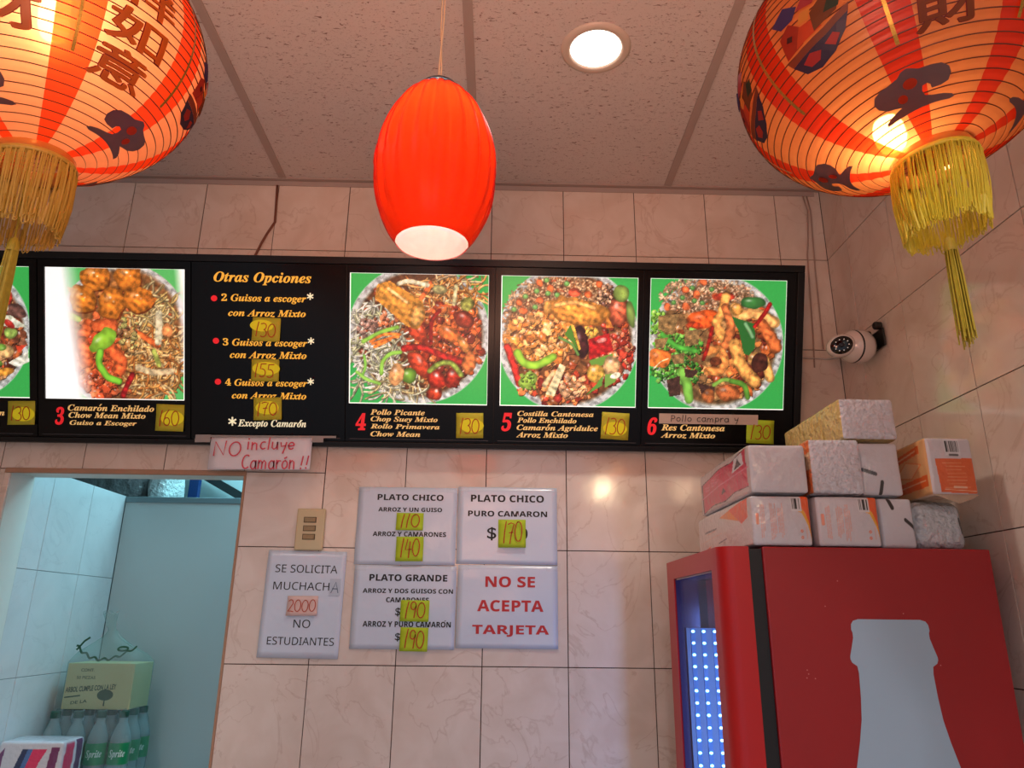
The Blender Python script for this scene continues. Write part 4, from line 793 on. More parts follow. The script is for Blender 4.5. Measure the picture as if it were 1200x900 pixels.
MB().lathe([(0.045, H_-0.001), (0.045, H_-0.012), (0.03, H_-0.022), (0.006, H_-0.026)], 32, cap1=True).build('ceiling_rose', mat('dark_steel'), r, smooth=True)

# ------------------------------------------------------------------ paper lanterns
A_ = 0.228
PAPERL = shell_mat('peach_lantern_silk', (255, 186, 140), trans=0.12, gloss=0.03, diff=0.22, tcol=(255, 214, 160))
STRIPEL = shell_mat('red_lantern_stripe', (255, 82, 34), trans=0.07, gloss=0.03, diff=0.22, tcol=(255, 90, 30))
WIREM = mat('dark_lantern_wire', (92, 44, 26), 0.6)
INKL = shell_mat('brown_gold_lantern_ink', (232, 136, 54), trans=0.12, gloss=0.03, diff=0.3)
INKR_ = shell_mat('dark_brown_lantern_ink', (160, 74, 24), trans=0.05, gloss=0.02, diff=0.3)
EDGEL = mat('dark_red_ink_outline', (110, 24, 12), 0.6)
CLOUD = shell_mat('dusky_purple_cloud_print', (84, 50, 62), trans=0.0, gloss=0.12, diff=0.5)
EYEL = shell_mat('red_cloud_eye', (255, 80, 28), trans=0.0, gloss=0.03, diff=0.2)
GLIT = mat('gold_glitter_strip', (150, 120, 50), 0.35, 0.7, noise=0.7, nscale=600)
YELF = mat('yellow_silk_fringe', (204, 186, 56), 0.45, noise=0.15, nscale=200); GLDF = mat('old_gold_fringe', (176, 142, 56), 0.45, noise=0.2, nscale=200)
TASL = mat('olive_gold_tassel', (176, 156, 50), 0.5, noise=0.3, nscale=120)
CAPM = mat('clear_amber_cap', (196, 128, 60), 0.2, 0.3, coat=0.6)
cloud_pts = [(-126.9,-46.6),(-122.0,-48.4),(-117.2,-48.5),(-112.3,-49.0),(-108.9,-50.8),(-107.8,-53.1),(-109.0,-55.6),(-112.7,-56.6),(-117.5,-56.7),(-118.0,-55.1),(-119.6,-54.3),(-121.9,-54.8),(-122.5,-56.5),(-121.4,-58.4),(-117.6,-59.2),(-111.1,-59.8),(-105.9,-60.7),(-104.3,-61.8),(-107.3,-62.4),(-116.3,-62.2),(-124.4,-62.3),(-133.1,-62.8),(-141.5,-63.2),(-148.7,-63.6),(-147.8,-62.3),(-143.1,-61.0),(-138.5,-60.1),(-135.2,-59.4),(-138.2,-58.8),(-142.7,-57.9),(-146.0,-55.8),(-146.5,-53.4),(-144.3,-51.1),(-140.8,-50.0),(-136.2,-49.6),(-131.7,-48.7),(-129.7,-47.3)]
def fill_outline(pts, maxlen):
    bm = bmesh.new(); vs = [bm.verts.new((p[0], p[1], 0)) for p in pts]; es = [bm.edges.new((vs[i], vs[(i+1) % len(vs)])) for i in range(len(vs))]
    bmesh.ops.triangle_fill(bm, edges=es, use_beauty=True)
    for _ in range(3):
        lg = [e for e in bm.edges if e.calc_length() > maxlen]
        if not lg: break
        bmesh.ops.subdivide_edges(bm, edges=lg, cuts=1); bmesh.ops.triangulate(bm, faces=bm.faces[:])
    bm.verts.index_update(); V = [v.co.copy() for v in bm.verts]; Fc = [tuple(v.index for v in f_.verts) for f_ in bm.faces]; bm.free(); return V, Fc
def lantern(C, n, ratio, stripe0, label, bulb, bulb_pow, fringe_mat, chars, cloudset, picset, bulb_h=0.06, paper=None, stripe=None, bulb_r=1.0, ink=None):
    n = Vector(n).normalized(); q = Vector((0, 0, 1)).rotation_difference(n); b = A_*ratio
    M = Matrix.Translation(C) @ q.to_matrix().to_4x4()
    r = thing('paper_lantern', label, 'lantern', M=M)
    def S(lon, lat, off=0.0):
        la, lo = rad(lat), rad(lon); p = Vector((A_*math.cos(la)*math.cos(lo), A_*math.cos(la)*math.sin(lo), b*math.sin(la)))
        nn = Vector((p.x/A_**2, p.y/A_**2, p.z/b**2)).normalized(); return p+nn*off
    lat0, lat1, step = -77.0, 77.0, 3.85; nr = int(round((lat1-lat0)/step)); NL = 96
    V = []; lats = []
    for i in range(nr*3+1):
        f_ = i/3; k = f_-math.floor(f_); lats.append((lat0+f_*step, -0.0012*math.sin(k*PI)))
    for la, off in lats:
        for k in range(NL): V.append(S(stripe0-7.5+k*3.75, la, off))
    m = MB(); fs = []; mi = []
    for i in range(len(lats)-1):
        for k in range(NL):
            k2 = (k+1) % NL; fs.append((i*NL+k, i*NL+k2, (i+1)*NL+k2, (i+1)*NL+k)); mi.append(1 if (k % 12) < 4 else 0)
    m.v = [tuple(v) for v in V]; m.f = fs; m.m = mi
    m.build('silk_shade', [paper or PAPERL, stripe or STRIPEL], r, smooth=True)
    # wire rings, one object each, sharing the mesh
    ring = MB(); ring.v = []; n1 = 96
    for k in range(n1):
        a = 2*PI*k/n1
        for q_ in range(3): ph = 2*PI*q_/3; rr = 1+0.0045*math.cos(ph); ring.v.append((rr*math.cos(a), rr*math.sin(a), 0.0010*math.sin(ph)))
    for k in range(n1):
        for q_ in range(3): a0 = k*3+q_; a1 = k*3+(q_+1) % 3; k2 = (k+1) % n1; ring.f.append((a0, a1, k2*3+(q_+1) % 3, k2*3+q_)); ring.m.append(0)
    rme = ring.mesh('wire_ring', WIREM, True)
    for i in range(1, nr):
        la = lat0+i*step; o = link('wire_ring', rme, r, (0, 0, b*math.sin(rad(la)))); rr = A_*math.cos(rad(la))+0.0002; o.scale = (rr, rr, 1)
    # glitter strips on the stripes
    for k in range(8):
        lo = stripe0+45*k; m = MB(); pts = [(lo, la) for la in np.linspace(-38, 40, 22)]; vs = []
        for (l1, la) in pts:
            hw = math.degrees(0.0024/(A_*math.cos(rad(la)))); vs += [S(l1-hw, la, 0.0016), S(l1+hw, la, 0.0016)]
        m.add(vs, [(2*i, 2*i+1, 2*i+3, 2*i+2) for i in range(len(pts)-1)]); m.build('glitter_strip', GLIT, r)
    for lo, mir in cloudset:
        P = [((x+127.0)*(-1 if mir else 1)+lo, y) for x, y in cloud_pts]; Vc, Fc = fill_outline(P, 5.0)
        m = MB(); m.add([S(v.x, v.y, 0.0020) for v in Vc], Fc); cl = m.build('cloud_print', CLOUD, r)
        for (cx, cy, rx, ry) in ((-127.2, -52.3, 3.4, 1.9), (-132.8, -56.6, 2.6, 1.6)):
            cx = (cx+127.0)*(-1 if mir else 1)+lo; nn = 14; m = MB(); m.add([S(cx, cy, 0.0028)]+[S(cx+rx*math.cos(2*PI*k/nn), cy+ry*math.sin(2*PI*k/nn), 0.0028) for k in range(nn)], [(0, k+1, (k+1) % nn+1) for k in range(nn)]); m.build('cloud_eye', EYEL, cl)
    for ch, lo, la, wdeg, hdeg in chars:
        v, fc = text_verts(ch, 0.0, 0, 3); a = v.min(0); c2 = v.max(0); bm = bmesh.new()
        vv = [bm.verts.new((float((x[0]-a[0])/(c2[0]-a[0])-0.5), float((x[1]-a[1])/(c2[1]-a[1])-0.5), 0)) for x in v]
        for q_ in fc:
            try: bm.faces.new([vv[j] for j in q_])
            except ValueError: pass
        bmesh.ops.triangulate(bm, faces=bm.faces[:])
        for _ in range(3): bmesh.ops.subdivide_edges(bm, edges=[e for e in bm.edges if e.calc_length() > 0.13], cuts=1); bmesh.ops.triangulate(bm, faces=bm.faces[:])
        bm.verts.index_update(); bm.faces.ensure_lookup_table(); gv = [(v_.co.x, v_.co.y) for v_ in bm.verts]; gf = [tuple(q_.index for q_ in f_.verts) for f_ in bm.faces]; bm.free()
        for (rs_, nd, mt, off, nm) in ((0.028, 8, EDGEL, 0.0018, 'character_outline'), (0.014, 6, ink or INKL, 0.0030, 'lantern_character')):
            m = MB()
            for kk in range(nd):
                dx, dy = rs_*math.cos(6.2832*kk/nd), rs_*math.sin(6.2832*kk/nd)
                m.add([S(lo+(x+dx)*wdeg/math.cos(rad(la+(y+dy)*hdeg))*math.cos(rad(la)), la+(y+dy)*hdeg, off+0.00002*kk) for x, y in gv], gf)
            m.build(nm, mt, r)
    # printed panels: a dark blue boat heaped with red and gold bundles
    for lo, la in picset:
        shapes = [((46, 34, 74), [(-12, -8), (-9, -14), (-3, -16), (4, -14), (10, -9), (13, -3), (4, -6), (-4, -7)]), ((120, 60, 40), [(-13, -5), (-12, -8), (-4, -7), (4, -6), (13, -3), (14, 0), (4, -3), (-5, -4)]),
                  ((190, 40, 40), [(-8, -10), (-6, -13), (-2, -13), (0, -10), (-4, -8)]), ((190, 40, 40), [(2, -9), (5, -12), (8, -9), (6, -7)]),
                  ((150, 44, 26), [(-12, -4), (-11, 6), (-6, 9), (-2, 3), (-4, -3)]), ((196, 70, 30), [(-7, -3), (-3, 4), (2, 3), (4, -2)]), ((110, 60, 24), [(1, -2), (2, 6), (8, 10), (12, 4), (10, 0)]), ((50, 60, 40), [(6, 2), (9, 7), (13, 6), (11, 1)]),
                  ((60, 50, 110), [(-9, 9), (-12, 14), (-6, 18), (-1, 13), (-4, 9)]), ((160, 50, 60), [(-2, 11), (4, 18), (9, 15), (4, 9)]), ((200, 140, 60), [(-3, 5), (-1, 9), (3, 8), (1, 4)]), ((60, 24, 30), [(-9, 2), (-8, 4), (-6, 3), (-7, 1)])]
        for (cc, pts) in shapes:
            P = [(lo+x*0.95/math.cos(rad(la)), la+y*0.95) for x, y in pts]; Vc, Fc = fill_outline(P, 5.0); m = MB(); m.add([S(v.x, v.y, 0.0015+0.0002*shapes.index((cc, pts))) for v in Vc], Fc)
            m.build('boat_print', shell_mat('print_ink_%d_%d_%d' % cc, cc, trans=0.0, gloss=0.05, diff=0.4) if 'print_ink_%d_%d_%d' % cc not in MATS else MATS['print_ink_%d_%d_%d' % cc], r)
    # caps, fringe, tassel, cord, bulb
    zb = -b*math.sin(rad(77)); rc = A_*math.cos(rad(77))
    MB().lathe([(rc+0.001, zb+0.004), (rc+0.0035, zb), (rc+0.0035, zb-0.014), (rc+0.001, zb-0.018), (rc-0.003, zb-0.018), (rc-0.003, zb+0.004)], 48).build('bottom_cap', CAPM, r, smooth=True)
    MB().lathe([(rc+0.0055, zb-0.010), (rc+0.007, zb-0.014), (rc+0.0055, zb-0.018), (rc+0.002, zb-0.014)], 48).build('braid_band', fringe_mat, r, smooth=True)
    MB().lathe([(rc-0.003, -zb-0.004), (rc+0.0035, -zb), (rc+0.0035, -zb+0.016), (rc-0.003, -zb+0.018)], 48).build('top_cap', CAPM, r, smooth=True)
    m = MB()
    Rq = q.inverted().to_matrix(); dn = Rq @ Vector((0, 0, -1))
    for k in range(210):
        a = 2*PI*k/210+random.uniform(-0.02, 0.02); r0 = rc+0.005+random.uniform(-0.003, 0.002); L0 = random.uniform(0.092, 0.108); p0 = Vector((r0*math.cos(a), r0*math.sin(a), zb-0.016)); sw = random.uniform(-0.05, 0.05); bl = random.uniform(-0.002, 0.006)
        tv = Vector((-math.sin(a), math.cos(a), 0)); rv = Vector((math.cos(a), math.sin(a), 0))
        pts = [p0+dn*(L0*t_)+tv*(sw*0.06*t_*t_)+rv*(bl*math.sin(t_*PI)-0.004*t_) for t_ in (0, 0.25, 0.5, 0.75, 1)]; m.tube(pts, 0.0011, 3, caps=False)
        if k % 2: e = pts[-1]; m.tube([e, e+tv*0.002+dn*0.003, e+tv*0.004, pts[-2]+tv*0.004], 0.0011, 3, caps=False)
    fo = m.build('fringe', fringe_mat, r); fo['kind'] = 'stuff'
    m = MB(); base = Vector((0, 0, zb-0.018)); 
    m.tube([base+dn*0.0+Vector((0, 0, 0.05)), base+dn*0.115], 0.0012, 5)
    for k in range(46):
        a = random.uniform(0, 2*PI); q1 = random.uniform(0.2, 1); o1 = Vector((math.cos(a), math.sin(a), 0))
        m.tube([base+dn*0.110+o1*0.003*q1, base+dn*0.120+o1*0.0075*q1, base+dn*0.17+o1*0.0095*q1, base+dn*(0.255+random.uniform(-0.012, 0.012))+o1*0.011*q1], 0.0011, 3, caps=False)
    to = m.build('tassel', TASL, r); to['kind'] = 'stuff'
    MB().lathe([(0.002, -0.108), (0.006, -0.112), (0.0075, -0.120), (0.008, -0.128), (0.0075, -0.130)], 12, M=Matrix.Translation(base) @ (Vector((0, 0, -1)).rotation_difference(dn)).to_matrix().to_4x4()).build('tassel_knot', TASL, r, smooth=True)
    top = Vector((0, 0, -zb+0.016)); up = Rq @ Vector((0, 0, 1)); tl = (ZC-(M @ top).z)
    MB().tube([top, top+up*tl*0.5, top+up*tl*0.999], 0.002, 6).tube([top-Vector((rc, 0, 0)), top, top+Vector((rc, 0, 0))], 0.0018, 5).build('hanging_cord', mat('black_cord', (30, 24, 22), 0.6), r, smooth=True)
    bp = Vector(bulb); gm = mat('lantern_bulb_glow_%d' % int(bulb_pow*10), (255, 240, 210), 0.5, emit=(255, 212, 164), es=bulb_pow)
    MB().lathe([(q_*bulb_r, z_) for q_, z_ in [(0.002, -bulb_h), (0.014, -bulb_h+0.006), (0.018, -bulb_h+0.02), (0.018, bulb_h-0.02), (0.014, bulb_h-0.006), (0.002, bulb_h)]], 14, M=Matrix.Translation(bp)).build('bulb', gm, r, smooth=True)
    MB().lathe([(0.016, bulb_h-0.002), (0.017, bulb_h+0.03), (0.004, bulb_h+0.035)], 14, M=Matrix.Translation(bp)).tube([bp+Vector((0, 0, bulb_h+0.03)), top+Vector((0, 0, -0.002))], 0.002, 5).build('bulb_holder', mat('black_cord'), r, smooth=True)
    return r
lantern(Vector((-0.6944, 0.9203, 2.4317)), (-0.0879, -0.0643, 1), 0.85, -2.0, 'large round red and gold paper lantern at the left, cut by the frame', (0.098, -0.134, -0.045), 25, GLDF,
        [('意', -28.5, -36.0, 22, 13.5), ('如', -27.0, -20.5, 22, 13.5), ('祥', -25.5, -5.0, 20, 13), ('吉', -24.5, 10.5, 20, 13), ('財', -71.0, -28.0, 24, 15), ('招', -70.0, -10.0, 22, 14), ('財', -160.0, -30, 22, 14)],
        [(-92, False), (-2, True), (88, False), (178, True)], [(20, -18), (110, -16), (-115, -16)], bulb_h=0.060)
lantern(Vector((0.5827, 0.8977, 2.4228)), (-0.1028, 0.0602, 1), 0.80, -126.0, 'large round red and gold paper lantern at the right, over the fridge', (-0.056, -0.010, -0.142), 44, YELF,
        [('財', -107.5, -31.0, 21, 13), ('招', -104.0, -14.0, 21, 13), ('寶', -15.0, -31, 22, 14), ('意', 165-90, -31, 22, 14)],
        [(-126, False), (-36, True), (54, False), (144, True)], [(-149, -15), (168, -12), (-60, -16)], bulb_h=0.028, bulb_r=1.15, ink=INKR_, paper=shell_mat('orange_lantern_silk', (226, 144, 86), trans=0.20, gloss=0.03, diff=0.2, tcol=(255, 200, 140)), stripe=shell_mat('deep_red_lantern_stripe', (210, 52, 18), trans=0.12, gloss=0.03, diff=0.2, tcol=(255, 90, 30)))

# ------------------------------------------------------------------ fridge
FX0, FX1, FY0, FY1, FZ = 0.527, 0.985, 1.50, 1.98, 1.765
r = thing('glass_door_fridge', 'tall red glass-door drinks fridge with a pale bottle silhouette on its side', 'fridge', ((FX0+FX1)/2, (FY0+FY1)/2, 0))
ro_ = Vector(r.location)
def FBX(m, x0, x1, y0, y1, z0, z1): m.box(x0-ro_.x, x1-ro_.x, y0-ro_.y, y1-ro_.y, z0, z1); return m
REDS = mat('red_side_enamel', (156, 24, 30), 0.38, noise=0.06, nscale=3, bump=0.15, bscale=400, bdist=0.0005); REDD = mat('bright_red_door', (186, 16, 20), 0.35, noise=0.03, nscale=4)
GSK = mat('black_gasket', (14, 16, 22), 0.5); LINR = mat('fridge_lining', (170, 180, 200), 0.4)
c_ = MB(); FBX(c_, FX0, FX1, FY0, FY0+0.035, 0.06, FZ); FBX(c_, FX0, FX1, FY1-0.035, FY1, 0.06, FZ); FBX(c_, FX0, FX1, FY0+0.035, FY1-0.035, FZ-0.035, FZ); FBX(c_, FX0, FX1, FY0+0.035, FY1-0.035, 0.06, 0.16); FBX(c_, FX1-0.035, FX1, FY0+0.035, FY1-0.035, 0.16, FZ-0.035)
c_.build('cabinet', REDS, r, bevel=0.003)
g = MB(); gx0, gx1 = 0.4995, 0.5265
FBX(g, gx0, gx1, FY0+0.006, FY0+0.05, 0.08, FZ-0.004); FBX(g, gx0, gx1, FY1-0.05, FY1-0.006, 0.08, FZ-0.004); FBX(g, gx0, gx1, FY0+0.05, FY1-0.05, FZ-0.045, FZ-0.004); FBX(g, gx0, gx1, FY0+0.05, FY1-0.05, 0.08, 0.13); g.build('gasket', GSK, r)
d = MB(); dx0, dx1 = 0.4405, 0.499; gy0, gy1, gz0, gz1 = 1.565, 1.908, 0.17, 1.722
FBX(d, dx0, dx1, FY0, gy0, 0.08, FZ); FBX(d, dx0, dx1, gy1, FY1, 0.08, FZ); FBX(d, dx0, dx1, gy0, gy1, gz1, FZ); FBX(d, dx0, dx1, gy0, gy1, 0.08, gz0); do = d.build('door', REDD, r)
bm = bmesh.new(); bm.from_mesh(do.data)
ed = [e for e in bm.edges if all(abs(v.co.x-(dx0-ro_.x)) < 1e-4 for v in e.verts) and (all(abs(v.co.y-(FY0-ro_.y)) < 1e-4 for v in e.verts))]
bmesh.ops.bevel(bm, geom=ed, offset=0.030, segments=10, profile=0.5, affect='EDGES'); bm.to_mesh(do.data); bm.free(); smooth_angle(do, 0.5)
FBX(MB(), 0.452, 0.456, gy0, gy1, gz0, gz1).build('glass_pane', film_mat('fridge_glass', (214, 214, 232), 0.10, 0.04, 0), do)
q_ = MB(); FBX(q_, 0.444, 0.499, gy1-0.005, gy1, gz0, gz1); FBX(q_, 0.444, 0.499, gy0, gy1-0.005, gz1-0.004, gz1); q_.build('inner_door_frame', mat('purple_black_door_frame', (70, 56, 96), 0.2, 0.2), do)
# lit back plate with an LED strip and two modelled copies for its reflections
FBX(MB(), 0.462, 0.66, 1.8965, 1.9005, 0.20, 1.606).build('light_panel', mat('pale_blue_light_panel', (150, 176, 206), 0.45), r)
LEDM = mat('cyan_led', (200, 250, 255), 0.4, emit=(150, 235, 255), es=14); STRIPM = mat('blue_led_strip', (110, 170, 230), 0.4)
for sx in (0.4775, 0.5035, 0.5305):
    so = FBX(MB(), sx-0.0055, sx+0.0055, 1.8945, 1.8965, 0.22, 1.606).build('led_strip', STRIPM, r)
    for k in range(44):
        z = 1.598-k*0.0268
        if z < 1.15: break
        m = MB(); nn = 8; m.add([(sx-ro_.x+0.0040*math.cos(2*PI*i/nn), 1.8938-ro_.y, z+0.0030*math.sin(2*PI*i/nn)) for i in range(nn)], [tuple(range(nn))]); m.build('led', LEDM, so)
for z in (0.45, 0.75, 1.05):
    s_ = MB()
    for k in range(12): x = 0.56+k*0.035; s_.tube([(x-ro_.x, 1.54-ro_.y, z), (x-ro_.x, 1.92-ro_.y, z)], 0.002, 5)
    s_.build('wire_shelf', mat('white_wire', (200, 205, 210), 0.4), r)
for x, y in ((0.56, 1.53), (0.95, 1.53), (0.56, 1.95), (0.95, 1.95)): MB().lathe([(0.02, 0), (0.02, 0.06)], 12, M=Matrix.Translation((x-ro_.x, y-ro_.y, 0)), cap0=True, cap1=True).build('foot', GSK, r)
# bottle silhouette (flat sticker), continued below the frame
half = [(0.061, 1.6285), (0.071, 1.6255), (0.0755, 1.619), (0.0765, 1.609), (0.0745, 1.6035), (0.0745, 1.594), (0.0845, 1.560), (0.0845, 1.555), (0.082, 1.549), (0.073, 1.543), (0.0715, 1.530), (0.0735, 1.487), (0.077, 1.450), (0.085, 1.412), (0.0965, 1.3685), (0.118, 1.30), (0.135, 1.22), (0.140, 1.14), (0.132, 1.04), (0.126, 0.94), (0.130, 0.82), (0.142, 0.70), (0.142, 0.58), (0.130, 0.48), (0.11, 0.44)]
V = []; 
for hw, z in half: V += [(0.762-hw-ro_.x, FY0-0.0006-ro_.y, z), (0.762+hw-ro_.x, FY0-0.0006-ro_.y, z)]
MB().add(V, [(2*i, 2*i+2, 2*i+3, 2*i+1) for i in range(len(half)-1)]).build('bottle_emblem', mat('pale_grey_sticker', (164, 190, 212), 0.4), r)
m = MB()
for px_, pz in [(0.592, 1.535), (0.590, 1.521), (0.606, 1.520), (0.640, 1.652), (0.792, 1.640), (0.670, 1.700), (0.850, 1.546), (0.594, 1.528)]: m.add([(px_-ro_.x+0.0014*math.cos(2*PI*i/6), FY0-0.0005-ro_.y, pz+0.0012*math.sin(2*PI*i/6)) for i in range(6)], [tuple(range(6))])
m.build('paint_chips', mat('chipped_pink', (206, 130, 124), 0.6), r)

# ------------------------------------------------------------------ napkin packs on the fridge
PACKM = mat('film_wrapped_print', rough=0.35, attr=True, coat=0.9, coat_rough=0.12, bump=0.5, bscale=55, bdist=0.006, bdetail=2)
PACKW = mat('crinkled_film_print', rough=0.3, attr=True, coat=1.0, coat_rough=0.1, bump=0.9, bscale=75, bdist=0.010, bdetail=2)
def waves(P, amp, seed, f0=18):
    g_ = np.random.default_rng(seed); out = np.zeros(len(P))
    for k in range(9): d_ = g_.normal(size=3); d_ /= np.linalg.norm(d_); fr_ = f0*(1.45**k); out += np.sin(P @ d_*fr_+g_.random()*6.28)/(1.35**k)
    return out*amp/3
def soft_pack(name, w_, d_, h_, faces, base, m_, rr=0.008, amp=0.0016, seed=1, bulge=0.004, base2=None):
    """rounded soft pack: six lattices; faces maps 'front','left','top','right' to a painter(u,v arrays)->rgb"""
    Vs, Qs, Cs = [], [], []; n0 = 0
    hx, hy, hz = w_/2, d_/2, h_/2
    def face(kind, nu, nv):
        nonlocal n0
        u, v = np.meshgrid(np.linspace(-1, 1, nu), np.linspace(-1, 1, nv))
        o = np.ones_like(u)
        T = {'front': (u*hx, -o*hy, v*hz), 'back': (-u*hx, o*hy, v*hz), 'left': (-o*hx, -u*hy, v*hz), 'right': (o*hx, u*hy, v*hz), 'top': (u*hx, v*hy, o*hz), 'bottom': (u*hx, -v*hy, -o*hz)}[kind]
        P = np.stack([t_.ravel() for t_ in T], 1)
        inner = np.array([hx-rr, hy-rr, hz-rr]); Cc = np.clip(P, -inner, inner); D_ = P-Cc; ln = np.linalg.norm(D_, axis=1, keepdims=True); P = Cc+D_/np.maximum(ln, 1e-9)*rr
        bu = (1-(P[:, 0]/hx)**2)*(1-(P[:, 2]/hz)**2)*(1-(P[:, 1]/hy)**2)
        s1 = np.array({'front': (0, -1, 0), 'back': (0, 1, 0), 'left': (-1, 0, 0), 'right': (1, 0, 0), 'top': (0, 0, 1), 'bottom': (0, 0, 0)}[kind], float)
        fl = {'front': (1-u.ravel()**2)*(1-v.ravel()**2)}.get(kind, (1-u.ravel()**2)*(1-v.ravel()**2))
        P = P+s1*(fl*bulge)[:, None]; nrm = P/np.array([hx, hy, hz]); nrm /= np.linalg.norm(nrm, axis=1, keepdims=True)
        P = P+nrm*(waves(P, amp, seed)*np.clip((P[:, 2]+hz)/0.01, 0, 1))[:, None]
        P[:, 2] = np.maximum(P[:, 2], -hz)
        C_ = np.zeros((nu*nv, 3)); C_[:] = base if base2 is None or kind == 'front' else base2
        if kind in faces:
            cv = faces[kind](nu, nv); C_ = cv[::-1].reshape(-1, 3)
        idx = np.arange(nu*nv).reshape(nv, nu); Q = np.stack([idx[:-1, :-1], idx[:-1, 1:], idx[1:, 1:], idx[1:, :-1]], -1).reshape(-1, 4)+n0
        Vs.append(P); Qs.append(Q); Cs.append(C_); n0 += nu*nv
    for kd in ('front', 'left'): face(kd, 96 if kd in faces else 40, 72 if kd in faces else 34)
    for kd in ('top', 'right', 'back', 'bottom'): face(kd, 24, 20)
    return np_mesh(name, np.concatenate(Vs), np.concatenate(Qs), m_, np.concatenate(Cs), True)
def barcode(c, x0, y0, x1, y1):
    c.poly([(x0-0.02, y0-0.03), (x1+0.02, y0-0.03), (x1+0.02, y1+0.05), (x0-0.02, y1+0.05)], (216, 216, 220)); x = x0
    while x < x1: wd = random.choice([0.008, 0.014, 0.02]); c.poly([(x, y0), (min(x+wd, x1), y0), (min(x+wd, x1), y1), (x, y1)], (40, 40, 44)); x += wd+random.choice([0.008, 0.014])
def orange_front(nu, nv):
    c = Canvas(0, 0, 1, 1, nu, nv, (206, 204, 212)); c.poly([(0.70, 0.0), (1, 0), (1, 1), (0.99, 0.9), (0.93, 0.6), (0.84, 0.35), (0.70, 0.28)][0:7], (232, 168, 40)); c.poly([(0.84, 0), (1, 0), (1, 0.86), (0.965, 0.6), (0.90, 0.35), (0.80, 0.18)], (232, 92, 34))
    c.poly([(0.60, 0.0), (0.84, 0.0), (0.84, 0.30), (0.60, 0.30)], (206, 204, 212)); barcode(c, 0.69, 0.06, 0.83, 0.27)
    for bx, n_ in ((0.16, 3), (0.32, 4), (0.44, 4)):
        for k in range(n_):
            x = bx+k*0.026; y = random.uniform(0.16, 0.3)
            while y < random.uniform(0.7, 0.85): ln = random.uniform(0.03, 0.10); c.line([(x, y), (x, y+ln)], 0.010, (224, 150, 130), 0); y += ln+0.02
    c.line([(0.10, 0.38), (0.10, 0.56)], 0.05, (232, 140, 110), 0); c.ell(0.82, 0.70, 0.022, 0.03, 0, (226, 110, 70), 0); c.ell(0.82, 0.82, 0.022, 0.03, 0, (226, 110, 70), 0)
    for y in (0.70, 0.82): c.ell(0.82, y, 0.009, 0.012, 0, (214, 205, 210), 0)
    c.line([(0.90, 0.62), (0.90, 0.84)], 0.009, (226, 160, 140), 0)
    return c.A
def orange_side(nu, nv):   # u runs far -> near
    c = Canvas(0, 0, 1, 1, nu, nv, (206, 196, 194)); c.poly([(0.48, 0.20), (0.93, 0.0), (0.93, 0.36), (0.84, 0.44)], (232, 130, 40)); c.poly([(0.66, 0.12), (0.95, 0.0), (0.95, 0.42), (0.86, 0.50)], (228, 84, 40))
    c.poly([(0.02, 0.86), (0.30, 0.74), (0.16, 1.0), (0.02, 1.0)], (228, 96, 50))
    for k in range(5): c.line([(0.20+k*0.045, 0.42), (0.235+k*0.045, 0.405)], 0.035, (90, 84, 96), 0)
    c.line([(0.24, 0.47), (0.40, 0.445)], 0.012, (226, 150, 120), 0); c.line([(0.12, 0.62), (0.52, 0.55)], 0.010, (226, 170, 150), 0); c.line([(0.46, 0.74), (0.60, 0.70)], 0.02, (90, 80, 100), 0)
    return c.A
def pink_side(nu, nv):
    c = Canvas(0, 0, 1, 1, nu, nv, (196, 180, 180)); P = [(0.03, 0.10)]
    top = [(0.05, 0.26), (0.3, 0.20), (0.5, 0.14), (0.7, 0.16), (0.95, 0.04)]; bot = [(0.97, 0.86), (0.75, 0.84), (0.55, 0.92), (0.3, 0.88), (0.06, 0.97)]
    c.poly(top+bot, (60, 20, 40)); g2 = [(x, y+0.02) for x, y in top]+[(x, y-0.02) for x, y in bot]; c.poly([(0.075 if x < 0.1 else x, y) for x, y in g2], (206, 44, 84)); c.line([(0.06, 0.60), (0.5, 0.52), (0.97, 0.46)], 0.03, (222, 110, 140), 0)
    for k in range(6): c.line([(0.3, 0.28+k*0.035), (0.3+random.uniform(0.1, 0.22), 0.265+k*0.035)], 0.012, (230, 130, 160), 0)
    for k in range(4): c.line([(0.14, 0.38+k*0.035), (0.25, 0.37+k*0.035)], 0.012, (230, 130, 160), 0)
    c.poly([(0.72, 0.42), (0.76, 0.14), (0.90, 0.10), (0.92, 0.36)], (220, 214, 220)); c.poly([(0.76, 0.38), (0.82, 0.18), (0.88, 0.34)], (50, 40, 50)); c.poly([(0.50, 0.74), (0.54, 0.60), (0.58, 0.72)], (90, 30, 50))
    return c.A
def dash_front(marks, base=(206, 206, 214)):
    def f_(nu, nv):
        c = Canvas(0, 0, 1, 1, nu, nv, base)
        for a in marks: c.line([(a[0], a[1]), (a[2], a[3])], a[4], a[5] if len(a) > 5 else (30, 30, 34), 0)
        return c.A
    return f_
def yellow_side(nu, nv):
    c = Canvas(0, 0, 1, 1, nu, nv, (206, 176, 112))
    for k in range(14): x = random.random(); c.line([(x, random.random()), (x+random.uniform(-0.2, 0.2), random.random())], 0.02, random.choice([(220, 196, 140), (190, 150, 90), (212, 170, 90)]), 0)
    return c.A
def orange_edge(nu, nv):
    c = Canvas(0, 0, 1, 1, nu, nv, (214, 176, 140)); c.poly([(0.6, 0), (1, 0), (1, 0.25), (0.7, 0.3)], (228, 110, 50)); c.poly([(0.5, 0.6), (1, 0.55), (1, 1), (0.6, 1)], (228, 110, 50)); c.poly([(0, 0.2), (0.4, 0.1), (0.5, 0.9), (0, 1)], (226, 130, 70)); return c.A
